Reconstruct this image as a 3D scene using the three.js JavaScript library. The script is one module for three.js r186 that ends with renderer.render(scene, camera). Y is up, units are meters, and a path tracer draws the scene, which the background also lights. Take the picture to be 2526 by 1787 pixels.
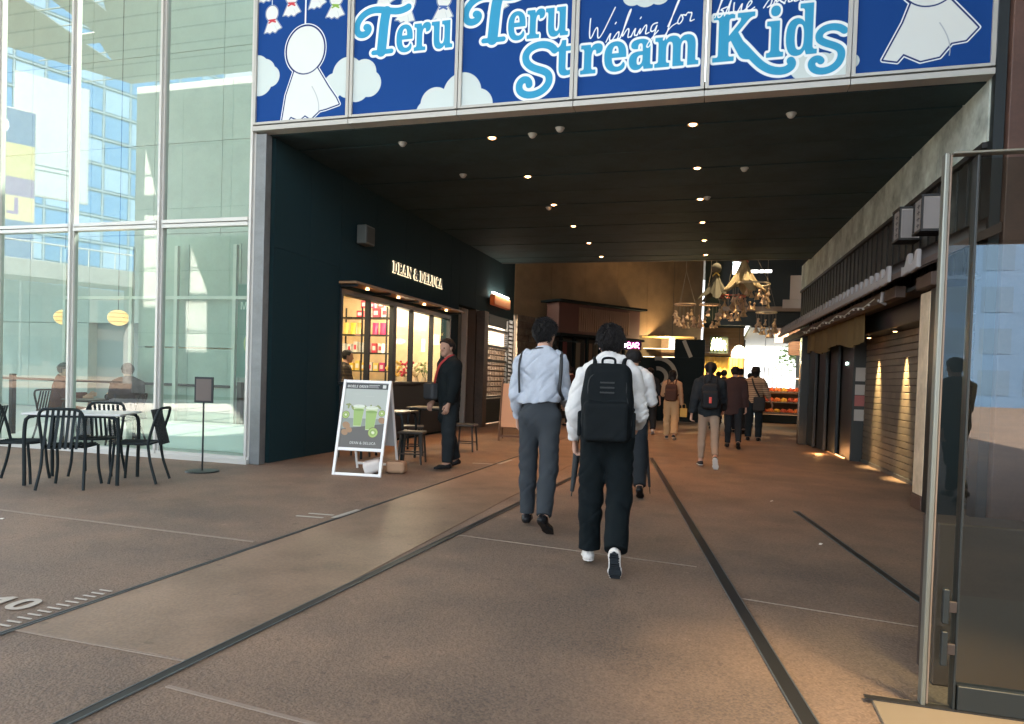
import * as THREE from 'three';
import { mergeGeometries, mergeVertices } from 'three/addons/utils/BufferGeometryUtils.js';
import { RoundedBoxGeometry } from 'three/addons/geometries/RoundedBoxGeometry.js';
import { FontLoader } from 'three/addons/loaders/FontLoader.js';
import { TextGeometry } from 'three/addons/geometries/TextGeometry.js';
import { RectAreaLightUniformsLib } from 'three/addons/lights/RectAreaLightUniformsLib.js';
RectAreaLightUniformsLib.init();

// ---------------------------------------------------------------- camera, sky, sun, exposure
const scene = new THREE.Scene();
const camera = new THREE.PerspectiveCamera(58.15, 1024 / 787.8, 0.05, 900);
camera.position.set(0, 1.3, 0);
camera.rotation.set(-0.02378, 0.28282, 0.03172, 'YXZ');
camera.setViewOffset(1024, 787.8, 0, 0, 1024, 724);      // the crop sits above the lens axis

const renderer = new THREE.WebGLRenderer({ antialias: true });
renderer.setSize(1024, 724);
renderer.toneMapping = THREE.LinearToneMapping;
renderer.toneMappingExposure = 11;
renderer.shadowMap.enabled = true;

const SUN = new THREE.Vector3(0.12, 0.78, -0.61).normalize();
{
  const w = 256, h = 128, d = new Float32Array(w * h * 4);
  for (let j = 0; j < h; j++) for (let i = 0; i < w; i++) {
    const el = ((j + 0.5) / h - 0.5) * Math.PI, t = Math.max(0, Math.sin(el)), k = Math.pow(1 - t, 3.2);
    const o = (j * w + i) * 4;
    d[o] = 0.34 + 0.33 * k; d[o + 1] = 0.40 + 0.27 * k; d[o + 2] = 0.49 + 0.15 * k; d[o + 3] = 1;
  }
  const sky = new THREE.DataTexture(d, w, h, THREE.RGBAFormat, THREE.FloatType);
  sky.mapping = THREE.EquirectangularReflectionMapping; sky.magFilter = THREE.LinearFilter; sky.needsUpdate = true;
  scene.background = sky; scene.environment = sky;
}
const sun = new THREE.DirectionalLight(new THREE.Color(1, 0.93, 0.80), 4.4);
sun.position.copy(SUN).multiplyScalar(90); sun.castShadow = true;
Object.assign(sun.shadow.camera, { left: -60, right: 60, top: 60, bottom: -60, near: 1, far: 240 });
sun.shadow.mapSize.set(4096, 4096);
scene.add(sun, sun.target);

// ---------------------------------------------------------------- helpers
function rngOf(seed) { let a = seed >>> 0; return () => { a = (a + 0x6D2B79F5) | 0; let t = Math.imul(a ^ (a >>> 15), 1 | a); t = (t + Math.imul(t ^ (t >>> 7), 61 | t)) ^ t; return ((t ^ (t >>> 14)) >>> 0) / 4294967296; }; }
const rand = rngOf(77);
const V = (x, y, z) => new THREE.Vector3(x, y, z);
const taken = new Map();
function numbered(name) { const n = taken.get(name) || 0; taken.set(name, n + 1); return n ? `${name}_${String(n).padStart(3, '0')}` : name; }
function L(r, g, b) { return new THREE.Color().setRGB(r, g, b); }
function M(color, roughness = 0.7, extra = {}) {
  const c = color.isColor ? color : new THREE.Color(color);
  const { physical, ...rest } = extra;
  const usesPhysical = physical || 'transmission' in rest || 'clearcoat' in rest || 'sheen' in rest || 'ior' in rest || 'specularIntensity' in rest;
  return new (usesPhysical ? THREE.MeshPhysicalMaterial : THREE.MeshStandardMaterial)({ color: c, roughness, ...rest });
}
function glow(color, k) { return new THREE.MeshStandardMaterial({ color: 0x111111, emissive: color.isColor ? color : new THREE.Color(color), emissiveIntensity: k * 0.5, roughness: 0.6 }); }
// uv in metres, picked by the way each face points
function metreUV(g) {
  if (g.index) g = g.toNonIndexed();
  const p = g.attributes.position, n = g.attributes.normal, uv = new Float32Array(p.count * 2);
  for (let i = 0; i < p.count; i += 3) {
    let ax = 0, ay = 0, az = 0;
    for (let k = 0; k < 3; k++) { ax += n.getX(i + k); ay += n.getY(i + k); az += n.getZ(i + k); }
    ax = Math.abs(ax); ay = Math.abs(ay); az = Math.abs(az);
    for (let k = 0; k < 3; k++) {
      const x = p.getX(i + k), y = p.getY(i + k), z = p.getZ(i + k);
      const [u, v] = ay >= ax && ay >= az ? [x, -z] : ax >= az ? [z, y] : [x, y];
      uv[(i + k) * 2] = u; uv[(i + k) * 2 + 1] = v;
    }
  }
  g.setAttribute('uv', new THREE.BufferAttribute(uv, 2));
  return g;
}
function B(x0, x1, y0, y1, z0, z1) { const g = new THREE.BoxGeometry(Math.abs(x1 - x0), Math.abs(y1 - y0), Math.abs(z1 - z0)); g.translate((x0 + x1) / 2, (y0 + y1) / 2, (z0 + z1) / 2); return metreUV(g); }
function RB(x0, x1, y0, y1, z0, z1, r = 0.008, seg = 2) { const g = new RoundedBoxGeometry(Math.abs(x1 - x0), Math.abs(y1 - y0), Math.abs(z1 - z0), seg, r); g.translate((x0 + x1) / 2, (y0 + y1) / 2, (z0 + z1) / 2); return metreUV(g); }
function bar(p, q, r, seg = 10, r2 = r) {
  const a = p.isVector3 ? p : V(...p), b = q.isVector3 ? q : V(...q), d = b.clone().sub(a), len = d.length();
  const g = new THREE.CylinderGeometry(r2, r, len, seg); g.translate(0, len / 2, 0);
  g.applyQuaternion(new THREE.Quaternion().setFromUnitVectors(V(0, 1, 0), d.normalize())); g.translate(a.x, a.y, a.z);
  return g.toNonIndexed();
}
function tube(points, r, seg = 40, rad = 8, closed = false) {
  const c = new THREE.CatmullRomCurve3(points.map((p) => p.isVector3 ? p : V(...p)), closed, 'centripetal');
  return new THREE.TubeGeometry(c, seg, r, rad, closed).toNonIndexed();
}
function slab(p, q, w, y, t) { // a flat strip on the ground from p to q ([x,z]) of width w
  const dx = q[0] - p[0], dz = q[1] - p[1], len = Math.hypot(dx, dz);
  const g = new THREE.BoxGeometry(w, t, len); g.rotateY(Math.atan2(dx, dz)); g.translate((p[0] + q[0]) / 2, y - t / 2, (p[1] + q[1]) / 2);
  return metreUV(g);
}
function clean(g) { g = g.index ? g.toNonIndexed() : g; for (const k of Object.keys(g.attributes)) if (!['position', 'normal', 'uv'].includes(k)) g.deleteAttribute(k); if (!g.attributes.uv) g.setAttribute('uv', new THREE.BufferAttribute(new Float32Array(g.attributes.position.count * 2), 2)); g.morphAttributes = {}; return g; }
function join(list) { const a = Array.isArray(list) ? list.map(clean) : [list]; return a.length === 1 ? a[0] : mergeGeometries(a); }
function mesh(name, geo, material) { const m = new THREE.Mesh(join(geo), material); m.name = name; m.castShadow = m.receiveShadow = true; return m; }
function part(name, geo, material, parent, label) { const m = mesh(name, geo, material); if (label) m.userData.label = label; parent.add(m); return m; }
function tag(o, label, category, group) { o.userData = { ...o.userData, label, category }; if (group) o.userData.group = group; return o; }
function thing(name, label, category, pos = [0, 0, 0], turn = 0, group) { const o = new THREE.Group(); o.name = numbered(name); o.position.set(...pos); o.rotation.y = turn; scene.add(o); return tag(o, label, category, group); }
function single(name, geo, material, label, category, group) { const m = mesh(numbered(name), geo, material); scene.add(m); return tag(m, label, category, group); }
function struct(name, geo, material, label) { const m = mesh(numbered(name), geo, material); m.userData.kind = 'structure'; if (label) m.userData.label = label; scene.add(m); return m; }
function structGroup(name, pos = [0, 0, 0], turn = 0) { const o = new THREE.Group(); o.name = numbered(name); o.position.set(...pos); o.rotation.y = turn; o.userData.kind = 'structure'; scene.add(o); return o; }

// value noise, seamless on a grid of n cells
function noiseGrid(seed, n) { const r = rngOf(seed), a = new Float32Array(n * n); for (let i = 0; i < a.length; i++) a[i] = r(); const s = (t) => t * t * (3 - 2 * t);
  return (u, v) => { u = ((u % 1) + 1) % 1 * n; v = ((v % 1) + 1) % 1 * n; const x = Math.floor(u), y = Math.floor(v), fx = s(u - x), fy = s(v - y), X = (x + 1) % n, Y = (y + 1) % n, x0 = x % n, y0 = y % n;
    return (a[y0 * n + x0] * (1 - fx) + a[y0 * n + X] * fx) * (1 - fy) + (a[Y * n + x0] * (1 - fx) + a[Y * n + X] * fx) * fy; }; }
function texture(size, fn, srgb, repeatMetres = 1, sizeY = size) { // fn(u,v) -> [r,g,b] 0..1
  const d = new Uint8Array(size * sizeY * 4);
  for (let j = 0; j < sizeY; j++) for (let i = 0; i < size; i++) { const c = fn((i + 0.5) / size, (j + 0.5) / sizeY), o = (j * size + i) * 4; for (let k = 0; k < 3; k++) d[o + k] = Math.max(0, Math.min(255, c[k] * 255)); d[o + 3] = 255; }
  const t = new THREE.DataTexture(d, size, sizeY, THREE.RGBAFormat); t.magFilter = THREE.LinearFilter; t.minFilter = THREE.LinearMipmapLinearFilter; t.generateMipmaps = true; t.wrapS = t.wrapT = THREE.RepeatWrapping;
  t.repeat.set(1 / repeatMetres, 1 / repeatMetres); if (srgb) t.colorSpace = THREE.SRGBColorSpace; t.needsUpdate = true; return t;
}
function canvasTexture(w, h, draw) { const c = document.createElement('canvas'); c.width = w; c.height = h; const x = c.getContext('2d'); draw(x, w, h); const t = new THREE.CanvasTexture(c); t.colorSpace = THREE.SRGBColorSpace; t.magFilter = THREE.LinearFilter; t.anisotropy = 8; return t; }
const toS = (c) => c <= 0.0031308 ? 12.92 * c : 1.055 * Math.pow(c, 1 / 2.4) - 0.055;
// a speckled, patchy surface around a base colour (linear), with a matching bump
function speckle(base, { seed = 1, size = 512, metres = 2, fine = 0.25, coarse = 0.15, tint = [0, 0, 0], grain = 96, stains = 0 } = {}) {
  const mask = new Float32Array(stains ? size * size : 0), rs = rngOf(seed + 9), wob = noiseGrid(seed + 8, 40);   // trodden gum and spilt-drink marks
  for (let k = 0; k < stains; k++) { const big = k % 5 === 0, r = (big ? 0.05 + rs() * 0.16 : 0.007 + rs() * 0.014) / metres * size, cx = rs() * size, cy = rs() * size, s = (big ? 0.07 : 0.22) * (rs() < 0.25 ? -0.6 : 1) * (0.5 + rs()), q = 0.6 + rs() * 0.8;
    for (let y = Math.floor(cy - r * 1.6); y < cy + r * 1.6; y++) for (let x = Math.floor(cx - r * 1.6); x < cx + r * 1.6; x++) { const d = Math.hypot((x - cx) * q, (y - cy) / q) / r + (wob(x / size * 3, y / size * 3) - 0.5) * (big ? 1.1 : 0.4); if (d < 1) { const X = (x + size) % size, Y = (y + size) % size; mask[Y * size + X] = s; } } }
  const a = noiseGrid(seed, grain), b = noiseGrid(seed + 1, 7), c = noiseGrid(seed + 2, 23), e = noiseGrid(seed + 3, grain * 2);
  const val = (u, v) => [(a(u, v) - 0.5) + 0.7 * (e(u, v) - 0.5), (b(u, v) - 0.5) * 1.2 + (c(u, v) - 0.5) * 0.8];
  const map = texture(size, (u, v) => { const [f, k] = val(u, v), g = 1 + fine * f * 2 + coarse * k * 2; const st = stains ? 1 - mask[Math.floor(v * size) * size + Math.floor(u * size)] : 1; return base.map((x, i) => toS(Math.max(0, x * st * (g + tint[i] * k)))); }, true, metres);
  const bump = texture(size, (u, v) => { const [f] = val(u, v); const x = 0.5 + f * 0.5; return [x, x, x]; }, false, metres);
  return { map, bump };
}
// ---------------------------------------------------------------- the place
const ZF = -8.28, HC = 4.48;                    // the facade plane and the passage ceiling
const alu = M(L(0.52, 0.52, 0.49), 0.42, { metalness: 0.25 });
const aluDark = M(L(0.10, 0.115, 0.12), 0.5, { metalness: 0.4 });
const blackMetal = M(L(0.012, 0.018, 0.02), 0.45, { metalness: 0.3 });
const darkWall = M(L(0.012, 0.032, 0.038), 0.9, { specularIntensity: 0.3 });
const pane = M(L(0.68, 0.83, 0.76), 0.0, { transmission: 1, thickness: 0, ior: 1.98 });
const clearPane = M(L(0.93, 0.97, 0.95), 0.0, { transmission: 1, thickness: 0, ior: 1.5 });

// ground
const paveTex = speckle([0.180, 0.122, 0.085], { seed: 11, size: 2048, metres: 5.2, fine: 0.23, coarse: 0.15, grain: 620, stains: 420, tint: [0.05, 0.0, -0.06] });
const pave = M(0xffffff, 0.74, { map: paveTex.map, bumpMap: paveTex.bump, bumpScale: 0.0035 });
const bandTex = speckle([0.225, 0.15, 0.102], { seed: 21, size: 1024, metres: 3.7, fine: 0.12, coarse: 0.16, grain: 300, stains: 160 });
const bandMat = M(0xffffff, 0.52, { map: bandTex.map, bumpMap: bandTex.bump, bumpScale: 0.001 });
{ const g = new THREE.PlaneGeometry(700, 700); g.rotateX(-Math.PI / 2); struct('ground', metreUV(g), pave); }
struct('added_white_sheet', slab([-9.6, -5.6], [-20, 6.8], 5.5, 0.004, 0.003), M(L(0.62, 0.61, 0.58), 0.7));  // unseen white sheet, added to mirror as a bright patch in the glass wall
struct('concrete_band', slab([-2.69, -2.6], [-2.57, -19], 1.08, 0.004, 0.003), bandMat);
const drainMat = M(L(0.035, 0.034, 0.032), 0.55, { metalness: 0.5 });
function drain(name, p, q, w, label) { const dx = q[0] - p[0], dz = q[1] - p[1], l = Math.hypot(dx, dz), nx = -dz / l * w / 2, nz = dx / l * w / 2;
  const o = structGroup(name); part('channel_cover', slab(p, q, w, 0.0075, 0.003), drainMat, o);
  for (const s of [-1, 1]) part('steel_edge', slab([p[0] + nx * s, p[1] + nz * s], [q[0] + nx * s, q[1] + nz * s], 0.006, 0.0095, 0.006), aluDark, o); o.userData.label = label; }
drain('drain_channel', [-3.25, -0.6], [-3.1, -12], 0.024, 'thin dark drain line beside the painted ten');
drain('drain_channel', [-2.3, -0.5], [-1.72, -10.5], 0.05, 'dark drain line running up the middle of the paving');
drain('drain_channel', [0.62, -1.4], [-1.05, -12.2], 0.068, 'wide black drain line at the foot of the walkers');
drain('drain_channel', [0.82, -7.85], [1.42, -3.6], 0.055, 'short black drain line running to the glass door');
const jointMat = M(L(0.24, 0.185, 0.145), 0.8);
for (const [p, q, w] of [[[-3.24, -2.6], [-2.16, -2.58], 0.014], [[-9, -4.8], [-3.3, -4.55], 0.03], [[-2.1, -2.35], [0.4, -2.1], 0.02], [[-2.05, -5.4], [-0.1, -5.15], 0.012], [[0.15, -4.5], [1.3, -4.3], 0.01]]) struct('paving_joint', slab(p, q, w, 0.0055, 0.004), jointMat);
// painted distance marks
const paint = M(L(0.40, 0.36, 0.31), 0.8);
const font = await new FontLoader().loadAsync('fonts/droid/droid_sans_regular.typeface.json');
const fontBold = await new FontLoader().loadAsync('fonts/droid/droid_sans_bold.typeface.json');
const fontSerif = await new FontLoader().loadAsync('fonts/droid/droid_serif_bold.typeface.json');
function text(str, size, depth, f = fontBold) { const g = new TextGeometry(str, { font: f, size, depth, curveSegments: 6, bevelEnabled: false }); g.computeBoundingBox(); return g; }
{
  const o = structGroup('painted_distance_mark'); o.userData.label = 'painted number ten with ruler ticks on the paving';
  const g = text('10', 0.17, 0.003); g.scale(1.2, 1, 1); g.rotateX(-Math.PI / 2); g.rotateY(0.1); g.translate(-3.74, 0.005, -2.78); part('painted_number', g, paint, o);
  for (let k = 0; k < 12; k++) part('painted_tick', slab([-3.36, -2.62 - k * 0.055], [-3.275, -2.62 - k * 0.055], 0.012, 0.0085, 0.003), paint, o);
  const o2 = structGroup('painted_distance_mark'); o2.userData.label = 'three short white paint strokes further up the drain line';
  part('painted_tick', slab([-3.56, -5.50], [-3.30, -5.52], 0.03, 0.0085, 0.003), paint, o2);
  part('painted_tick', slab([-3.52, -5.64], [-3.28, -5.66], 0.03, 0.0085, 0.003), paint, o2);
  part('painted_tick', slab([-3.22, -5.56], [-3.20, -5.98], 0.06, 0.0085, 0.003), paint, o2);
  const o3 = structGroup('painted_distance_mark'); o3.userData.label = 'far pair of white paint strokes behind the walking man';
  part('painted_tick', slab([-3.45, -9.9], [-3.15, -9.95], 0.05, 0.0085, 0.003), paint, o3);
  part('painted_tick', slab([-3.08, -10.0], [-3.06, -10.6], 0.06, 0.0085, 0.003), paint, o3);
}

// ---- covered forecourt: soffit, distant walls and street that light and mirror in the glass
const soffitMat = M(L(0.62, 0.64, 0.60), 0.6);
{ // one slab over forecourt and court; court part and sun holes added to shape the sunlight
  const s = new THREE.Shape(); for (const [i, [x, z]] of [[-26, 9.6], [-34, -6], [-34, -20], [9, -20], [9, 9.6]].entries()) i ? s.lineTo(x, -z) : s.moveTo(x, -z);
  const up = (x, y, z) => { const k = (14 - y) / SUN.y; return [x + SUN.x * k, z + SUN.z * k]; };        // where a sun ray to (x, y, z) crosses the slab
  for (const pts of [[[-10.4, 0, -5.9], [-9.25, 0, -5.9], [-9.1, 0, -4.2], [-17.0, 0, 5.2], [-20.6, 0, 1.6]], [[-25.44, 11.1, 9.88], [-25.47, 9.0, 9.88], [-24.8, 9.05, 9.88]], [[-25.44, 8.14, 9.88], [-24.38, 8.11, 9.88], [-24.3, 3.94, 9.88], [-25.4, 3.94, 9.88]], [[-22.84, 6.6, 9.88], [-22.86, 4.54, 9.88], [-21.9, 4.54, 9.88]], [[-23.07, 4.2, 9.88], [-21.95, 4.2, 9.88], [-21.9, 1.97, 9.88], [-23.0, 1.95, 9.88]]]) { const h = new THREE.Path(); pts.forEach((p, i) => { const [x, z] = up(...p); i ? h.lineTo(x, -z) : h.moveTo(x, -z); }); h.closePath(); s.holes.push(h); }
  const g = new THREE.ExtrudeGeometry(s, { depth: 0.05, bevelEnabled: false }); g.rotateX(-Math.PI / 2); g.translate(0, 14.02, 0);
  const o = structGroup('soffit'); part('slab', metreUV(g), soffitMat, o);
  const groove = M(L(0.3, 0.31, 0.3), 0.8);
  for (let z = -3.2; z < 9.4; z += 1.1) part('soffit_groove', B(-28, 8.5, 13.985, 14.015, z, z + 0.05), groove, o); }
// passage
{
  const board = speckle([0.032, 0.058, 0.064], { seed: 31, size: 256, metres: 3, fine: 0.06, coarse: 0.12 });
  const boardMat = M(0xffffff, 0.75, { map: board.map, specularIntensity: 0.3 });
  const o = structGroup('passage_ceiling');
  part('ceiling_backing', B(-6.3, 2.9, HC + 0.06, HC + 0.25, ZF - 0.12, -18.95), M(L(0.006, 0.008, 0.009), 0.9), o);
  const cuts = [ZF - 0.12]; for (let k = 0; k < 6; k++) { const z = -9.06 - k * 1.84; cuts.push(z); if (k < 5) cuts.push(z - 0.92); } cuts.push(-18.95);
  for (let k = 0; k + 1 < cuts.length; k++) { const deep = k % 2 === 0 ? 0.05 : 0.008; part('ceiling_board', B(-6.2, 2.8, HC, HC + 0.055, cuts[k] - 0.01, cuts[k + 1] + deep), boardMat, o); }
}
// left passage wall (solid parts round the shop window and the lattice door)
{
  const o = structGroup('wall_left');
  const P = (n, y0, y1, z0, z1, m = darkWall, t = 0.22) => { part(n, B(-5.95 - t, -5.958, y0, y1, z0, z1), m, o); const nz = Math.max(1, Math.round((z0 - z1) / 1.15)), ny = Math.max(1, Math.round((y1 - y0) / 1.5)); if (z0 - z1 < 0.5) return; for (let i = 0; i < nz; i++) for (let j = 0; j < ny; j++) part('wall_sheet', B(-5.957, -5.95, y0 + (y1 - y0) * j / ny + 0.004, y0 + (y1 - y0) * (j + 1) / ny - 0.004, z0 - (z0 - z1) * i / nz - 0.004, z0 - (z0 - z1) * (i + 1) / nz + 0.004), m, o); };
  P('wall_panel', 0, HC, ZF - 0.2, -10.28); P('wall_panel', 2.66, HC, -10.28, -15.2); P('wall_panel', 0, 1.08, -10.28, -15.2);
  P('wall_panel', 0, HC, -15.2, -15.75);
  P('wall_panel', 3.35, 7.5, -15.75, -20.4);
  P('wall_panel', 2.98, 3.35, -15.75, -20.4);
  P('wall_panel', 0, 2.98, -17.0, -17.35, M(L(0.10, 0.055, 0.03), 0.6));
  P('wall_panel', 4.48, 7.5, ZF - 0.2, -15.75);
}
// ---------------------------------------------------------------- glass curtain wall left of the passage
{
  const o = thing('glass_curtain_wall', 'tall glass wall with slim white frames left of the passage mouth', 'glass wall', [0, 0, ZF]);
  const xs = [-13.76, -12.23, -10.70, -9.25, -7.66, -6.15], top = 14;
  for (const x of xs) { part('mullion', [B(x - 0.045, x + 0.045, 0.06, top, -0.06, 0.02), B(x - 0.018, x + 0.018, 0.06, top, 0.0205, 0.06)], alu, o); }
  for (const y of [3.30, 7.6, 11.2]) for (let k = 0; k + 1 < xs.length; k++) part('transom', [B(xs[k] + 0.047, xs[k + 1] - 0.047, y - 0.055, y - 0.008, -0.06, 0.045), B(xs[k] + 0.047, xs[k + 1] - 0.047, y + 0.008, y + 0.055, -0.06, 0.045)], alu, o);
  part('sill', [B(-13.8, -6.1, 0, 0.058, -0.07, 0.09), B(-13.8, -6.1, 0.059, 0.10, -0.055, 0.045)], alu, o);
  const rows = [[0.10, 3.245], [3.355, 7.545], [7.655, 11.145]];
  for (const [y0, y1] of rows) for (let k = 0; k + 1 < xs.length; k++) part('pane', B(xs[k] + 0.04, xs[k + 1] - 0.04, y0, y1, -0.012, -0.0117 + 0.0002), pane, o);
}
// plain sheets: one face per pane, so that light passes as through one window
scene.traverse((m) => { if (m.name === 'pane' && m.parent.name === 'glass_curtain_wall') { m.geometry.computeBoundingBox(); const b = m.geometry.boundingBox, g = new THREE.PlaneGeometry(b.max.x - b.min.x, b.max.y - b.min.y); g.translate((b.min.x + b.max.x) / 2, (b.min.y + b.max.y) / 2, -0.012); m.geometry = g; } });
// steel corner post of the passage
{
  const steel = speckle([0.17, 0.185, 0.19], { seed: 41, size: 256, metres: 1.5, fine: 0.05, coarse: 0.1 });
  single('corner_post', [RB(-6.10, -5.94, 0, 4.46, ZF - 0.10, ZF + 0.03, 0.006)], M(0xffffff, 0.4, { map: steel.map, metalness: 0.35 }), 'grey steel corner post between glass wall and dark passage wall', 'post');
}
// ---------------------------------------------------------------- the blue banner over the passage
const BX0 = -6.13, BX1 = 2.545, BY0 = 4.56, BY1 = 7.3;
const bannerTex = canvasTexture(2048, 648, (c, W, H) => {
  const s = W / (BX1 - BX0);
  c.setTransform(s, 0, 0, -s, -BX0 * s, BY1 * s);
  c.fillStyle = '#174488'; c.fillRect(BX0, BY0 - 1, BX1 - BX0, BY1 - BY0 + 2);
  const cloud = (blobs) => { c.fillStyle = '#cfdbda'; for (const [x, y, r] of blobs) { c.beginPath(); c.arc(x, y, r, 0, 7); c.fill(); } };
  cloud([[-5.98, 5.27, 0.17], [-5.88, 5.2, 0.14], [-6.05, 5.15, 0.2], [-6.1, 5.3, 0.2]]);
  cloud([[-4.73, 5.13, 0.22], [-4.5, 5.12, 0.18], [-4.42, 4.98, 0.17], [-4.92, 5.0, 0.16], [-4.72, 4.98, 0.16], [-4.6, 4.96, 0.2], [-4.95, 4.92, 0.12]]);
  cloud([[-3.15, 4.76, 0.25], [-3.5, 4.66, 0.2], [-3.6, 4.55, 0.16], [-2.95, 4.6, 0.2], [-3.3, 4.55, 0.22], [-2.95, 4.45, 0.16]]);
  cloud([[0.75, 4.72, 0.14], [0.93, 4.70, 0.16], [1.1, 4.72, 0.15], [1.22, 4.74, 0.08]]);
  cloud([[-0.95, 5.7, 0.15], [-0.8, 5.68, 0.12], [-1.1, 5.7, 0.12]]);
  // hanging paper dolls
  const doll = (x, y, r, tilt, ribbon, skirt) => {
    c.save(); c.translate(x, y); c.rotate(tilt); c.lineJoin = 'round';
    const body = () => { c.beginPath(); c.moveTo(-0.55 * r, -0.86 * r); const p = skirt; for (const [a, b] of p) c.lineTo(a * r, b * r); c.lineTo(0.6 * r, -0.86 * r); c.closePath(); };
    const head = () => { c.beginPath(); c.ellipse(0, 0, r, 1.1 * r, 0, 0, 7); };
    for (const [col, w] of [['#eef4f6', 0.20], ['#22346b', 0.11]]) { c.strokeStyle = col; c.lineWidth = w * r; body(); c.stroke(); head(); c.stroke(); }
    c.fillStyle = '#dfe4e2'; body(); c.fill(); c.strokeStyle = '#aab4bd'; c.lineWidth = 0.035 * r; c.beginPath(); c.moveTo(0.35 * r, -1.7 * r); c.quadraticCurveTo(0.8 * r, -2.4 * r, 0.7 * r, -2.9 * r); c.stroke();
    head(); c.fillStyle = '#dfe4e2'; c.fill(); c.strokeStyle = '#22346b'; c.lineWidth = 0.05 * r; c.stroke();
    if (ribbon) { c.strokeStyle = ribbon; c.lineWidth = 0.22 * r; c.beginPath(); c.moveTo(-0.6 * r, -1.3 * r); c.lineTo(0, -1.05 * r); c.lineTo(0.6 * r, -1.3 * r); c.moveTo(-0.55 * r, -0.9 * r); c.lineTo(0.55 * r, -0.95 * r); c.stroke(); }
    c.restore();
  };
  const sk1 = [[-1.0, -2.0], [-1.25, -3.35], [-1.0, -3.3], [-0.75, -3.0], [-0.3, -3.2], [0.0, -3.0], [0.3, -3.2], [0.75, -2.85], [1.1, -2.8], [1.75, -2.65], [1.6, -2.35], [1.2, -1.8]];
  const sk2 = [[-0.9, -1.7], [-1.3, -2.6], [-0.8, -2.5], [-0.4, -2.75], [0, -2.5], [0.45, -2.75], [0.9, -2.4], [1.5, -2.2], [1.1, -1.6]];
  c.strokeStyle = '#e8eef2'; c.lineWidth = 0.022; c.beginPath(); c.moveTo(-5.37, 5.8); c.lineTo(-5.37, 7.4); c.stroke();
  for (const [x, y, t, col] of [[-5.88, 6.03, 0.05, '#c8454f'], [-5.58, 6.22, -0.03, '#c8454f'], [-5.23, 6.28, 0.1, '#b9bd5a'], [-4.92, 6.12, -0.1, '#86b04a'], [-6.0, 6.45, 0.1, '#c8454f'], [-4.25, 6.2, 0.1, '#5fa86a'], [-3.42, 5.93, -0.1, '#4e6aa8'], [-3.85, 6.35, 0, '#5fa86a'], [-2.6, 6.3, 0.1, '#4e6aa8'], [-1.9, 6.25, -0.1, '#7a62a8'], [-1.3, 6.4, 0.1, '#7a62a8'], [-3.9, 5.95, -0.25, null], [-2.75, 5.95, 0.1, null]]) { c.strokeStyle = '#e8eef2'; c.lineWidth = 0.012; c.beginPath(); c.moveTo(x, y); c.lineTo(x, 7.4); c.stroke(); doll(x, y, 0.095, t, col, sk2); }
  doll(-5.36, 5.5, 0.285, 0.02, null, sk1);
  doll(1.93, 5.55, 0.29, 0, null, [[-0.8, -1.6], [-1.4, -2.85], [-0.95, -2.95], [-0.75, -2.7], [-0.2, -3.0], [0.4, -2.9], [0.75, -2.45], [1.2, -2.4], [1.55, -2.0], [1.35, -1.75]]);
  // lettering
  const ink = '#3c9cc6', edge = '#eef6f8';
  const word = (str, x, y, size, wide, passes) => { c.save(); c.translate(x, y); c.scale(1, -1); c.font = `bold ${200}px serif`; const m = c.measureText(str).width; c.scale(wide / m, size / 200); c.lineJoin = 'round';
    if (passes === 0) { c.strokeStyle = edge; c.lineWidth = 0.07 * 200 / size; c.strokeText(str, 0, 0); } else { c.fillStyle = ink; c.fillText(str, 0, 0); c.strokeStyle = ink; c.lineWidth = 0.012 * 200 / size; c.strokeText(str, 0, 0); } c.restore(); };
  const swash = (pts, w, pass) => { c.lineCap = 'round'; c.lineJoin = 'round'; c.strokeStyle = pass ? ink : edge; c.lineWidth = w + (pass ? 0 : 0.065); c.beginPath(); c.moveTo(...pts[0]); for (let k = 1; k + 2 < pts.length; k += 3) c.bezierCurveTo(...pts[k], ...pts[k + 1], ...pts[k + 2]); c.stroke(); };
  const bigT = (x, y, pass) => { // swashed capital T, foot at x, y
    swash([[x + 0.14, y + 0.03], [x + 0.16, y + 0.2], [x + 0.16, y + 0.4], [x + 0.2, y + 0.53]], 0.13, pass); swash([[x + 0.03, y + 0.025], [x + 0.1, y + 0.025], [x + 0.2, y + 0.025], [x + 0.28, y + 0.025]], 0.06, pass);
    swash([[x + 0.5, y + 0.55], [x + 0.3, y + 0.44], [x + 0.1, y + 0.64], [x - 0.1, y + 0.53], [x - 0.26, y + 0.44], [x - 0.24, y + 0.24], [x - 0.1, y + 0.27], [x - 0.03, y + 0.29], [x - 0.03, y + 0.36], [x - 0.08, y + 0.36]], 0.085, pass); };
  for (const pass of [0, 1]) {
    bigT(-4.4, 5.34, pass); word('eru', -4.07, 5.34, 0.60, 0.78, pass);
    bigT(-2.92, 5.34, pass); word('eru', -2.60, 5.34, 0.60, 0.76, pass);
    swash([[-2.0, 5.17], [-2.1, 5.32], [-2.42, 5.24], [-2.34, 5.06], [-2.26, 4.92], [-2.02, 4.98], [-2.06, 4.8], [-2.12, 4.62], [-2.46, 4.62], [-2.42, 4.8], [-2.39, 4.88], [-2.3, 4.86], [-2.3, 4.79]], 0.085, pass);
    word('t', -1.99, 4.87, 0.60, 0.20, pass); word('ream', -1.69, 4.86, 0.60, 1.35, pass);
    word('K', -0.21, 4.86, 0.70, 0.46, pass); swash([[0.06, 5.06], [0.22, 4.92], [0.3, 4.72], [0.5, 4.70], [0.6, 4.69], [0.66, 4.75], [0.62, 4.8]], 0.085, pass);
    word('id', 0.36, 4.86, 0.70, 0.52, pass);
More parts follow.
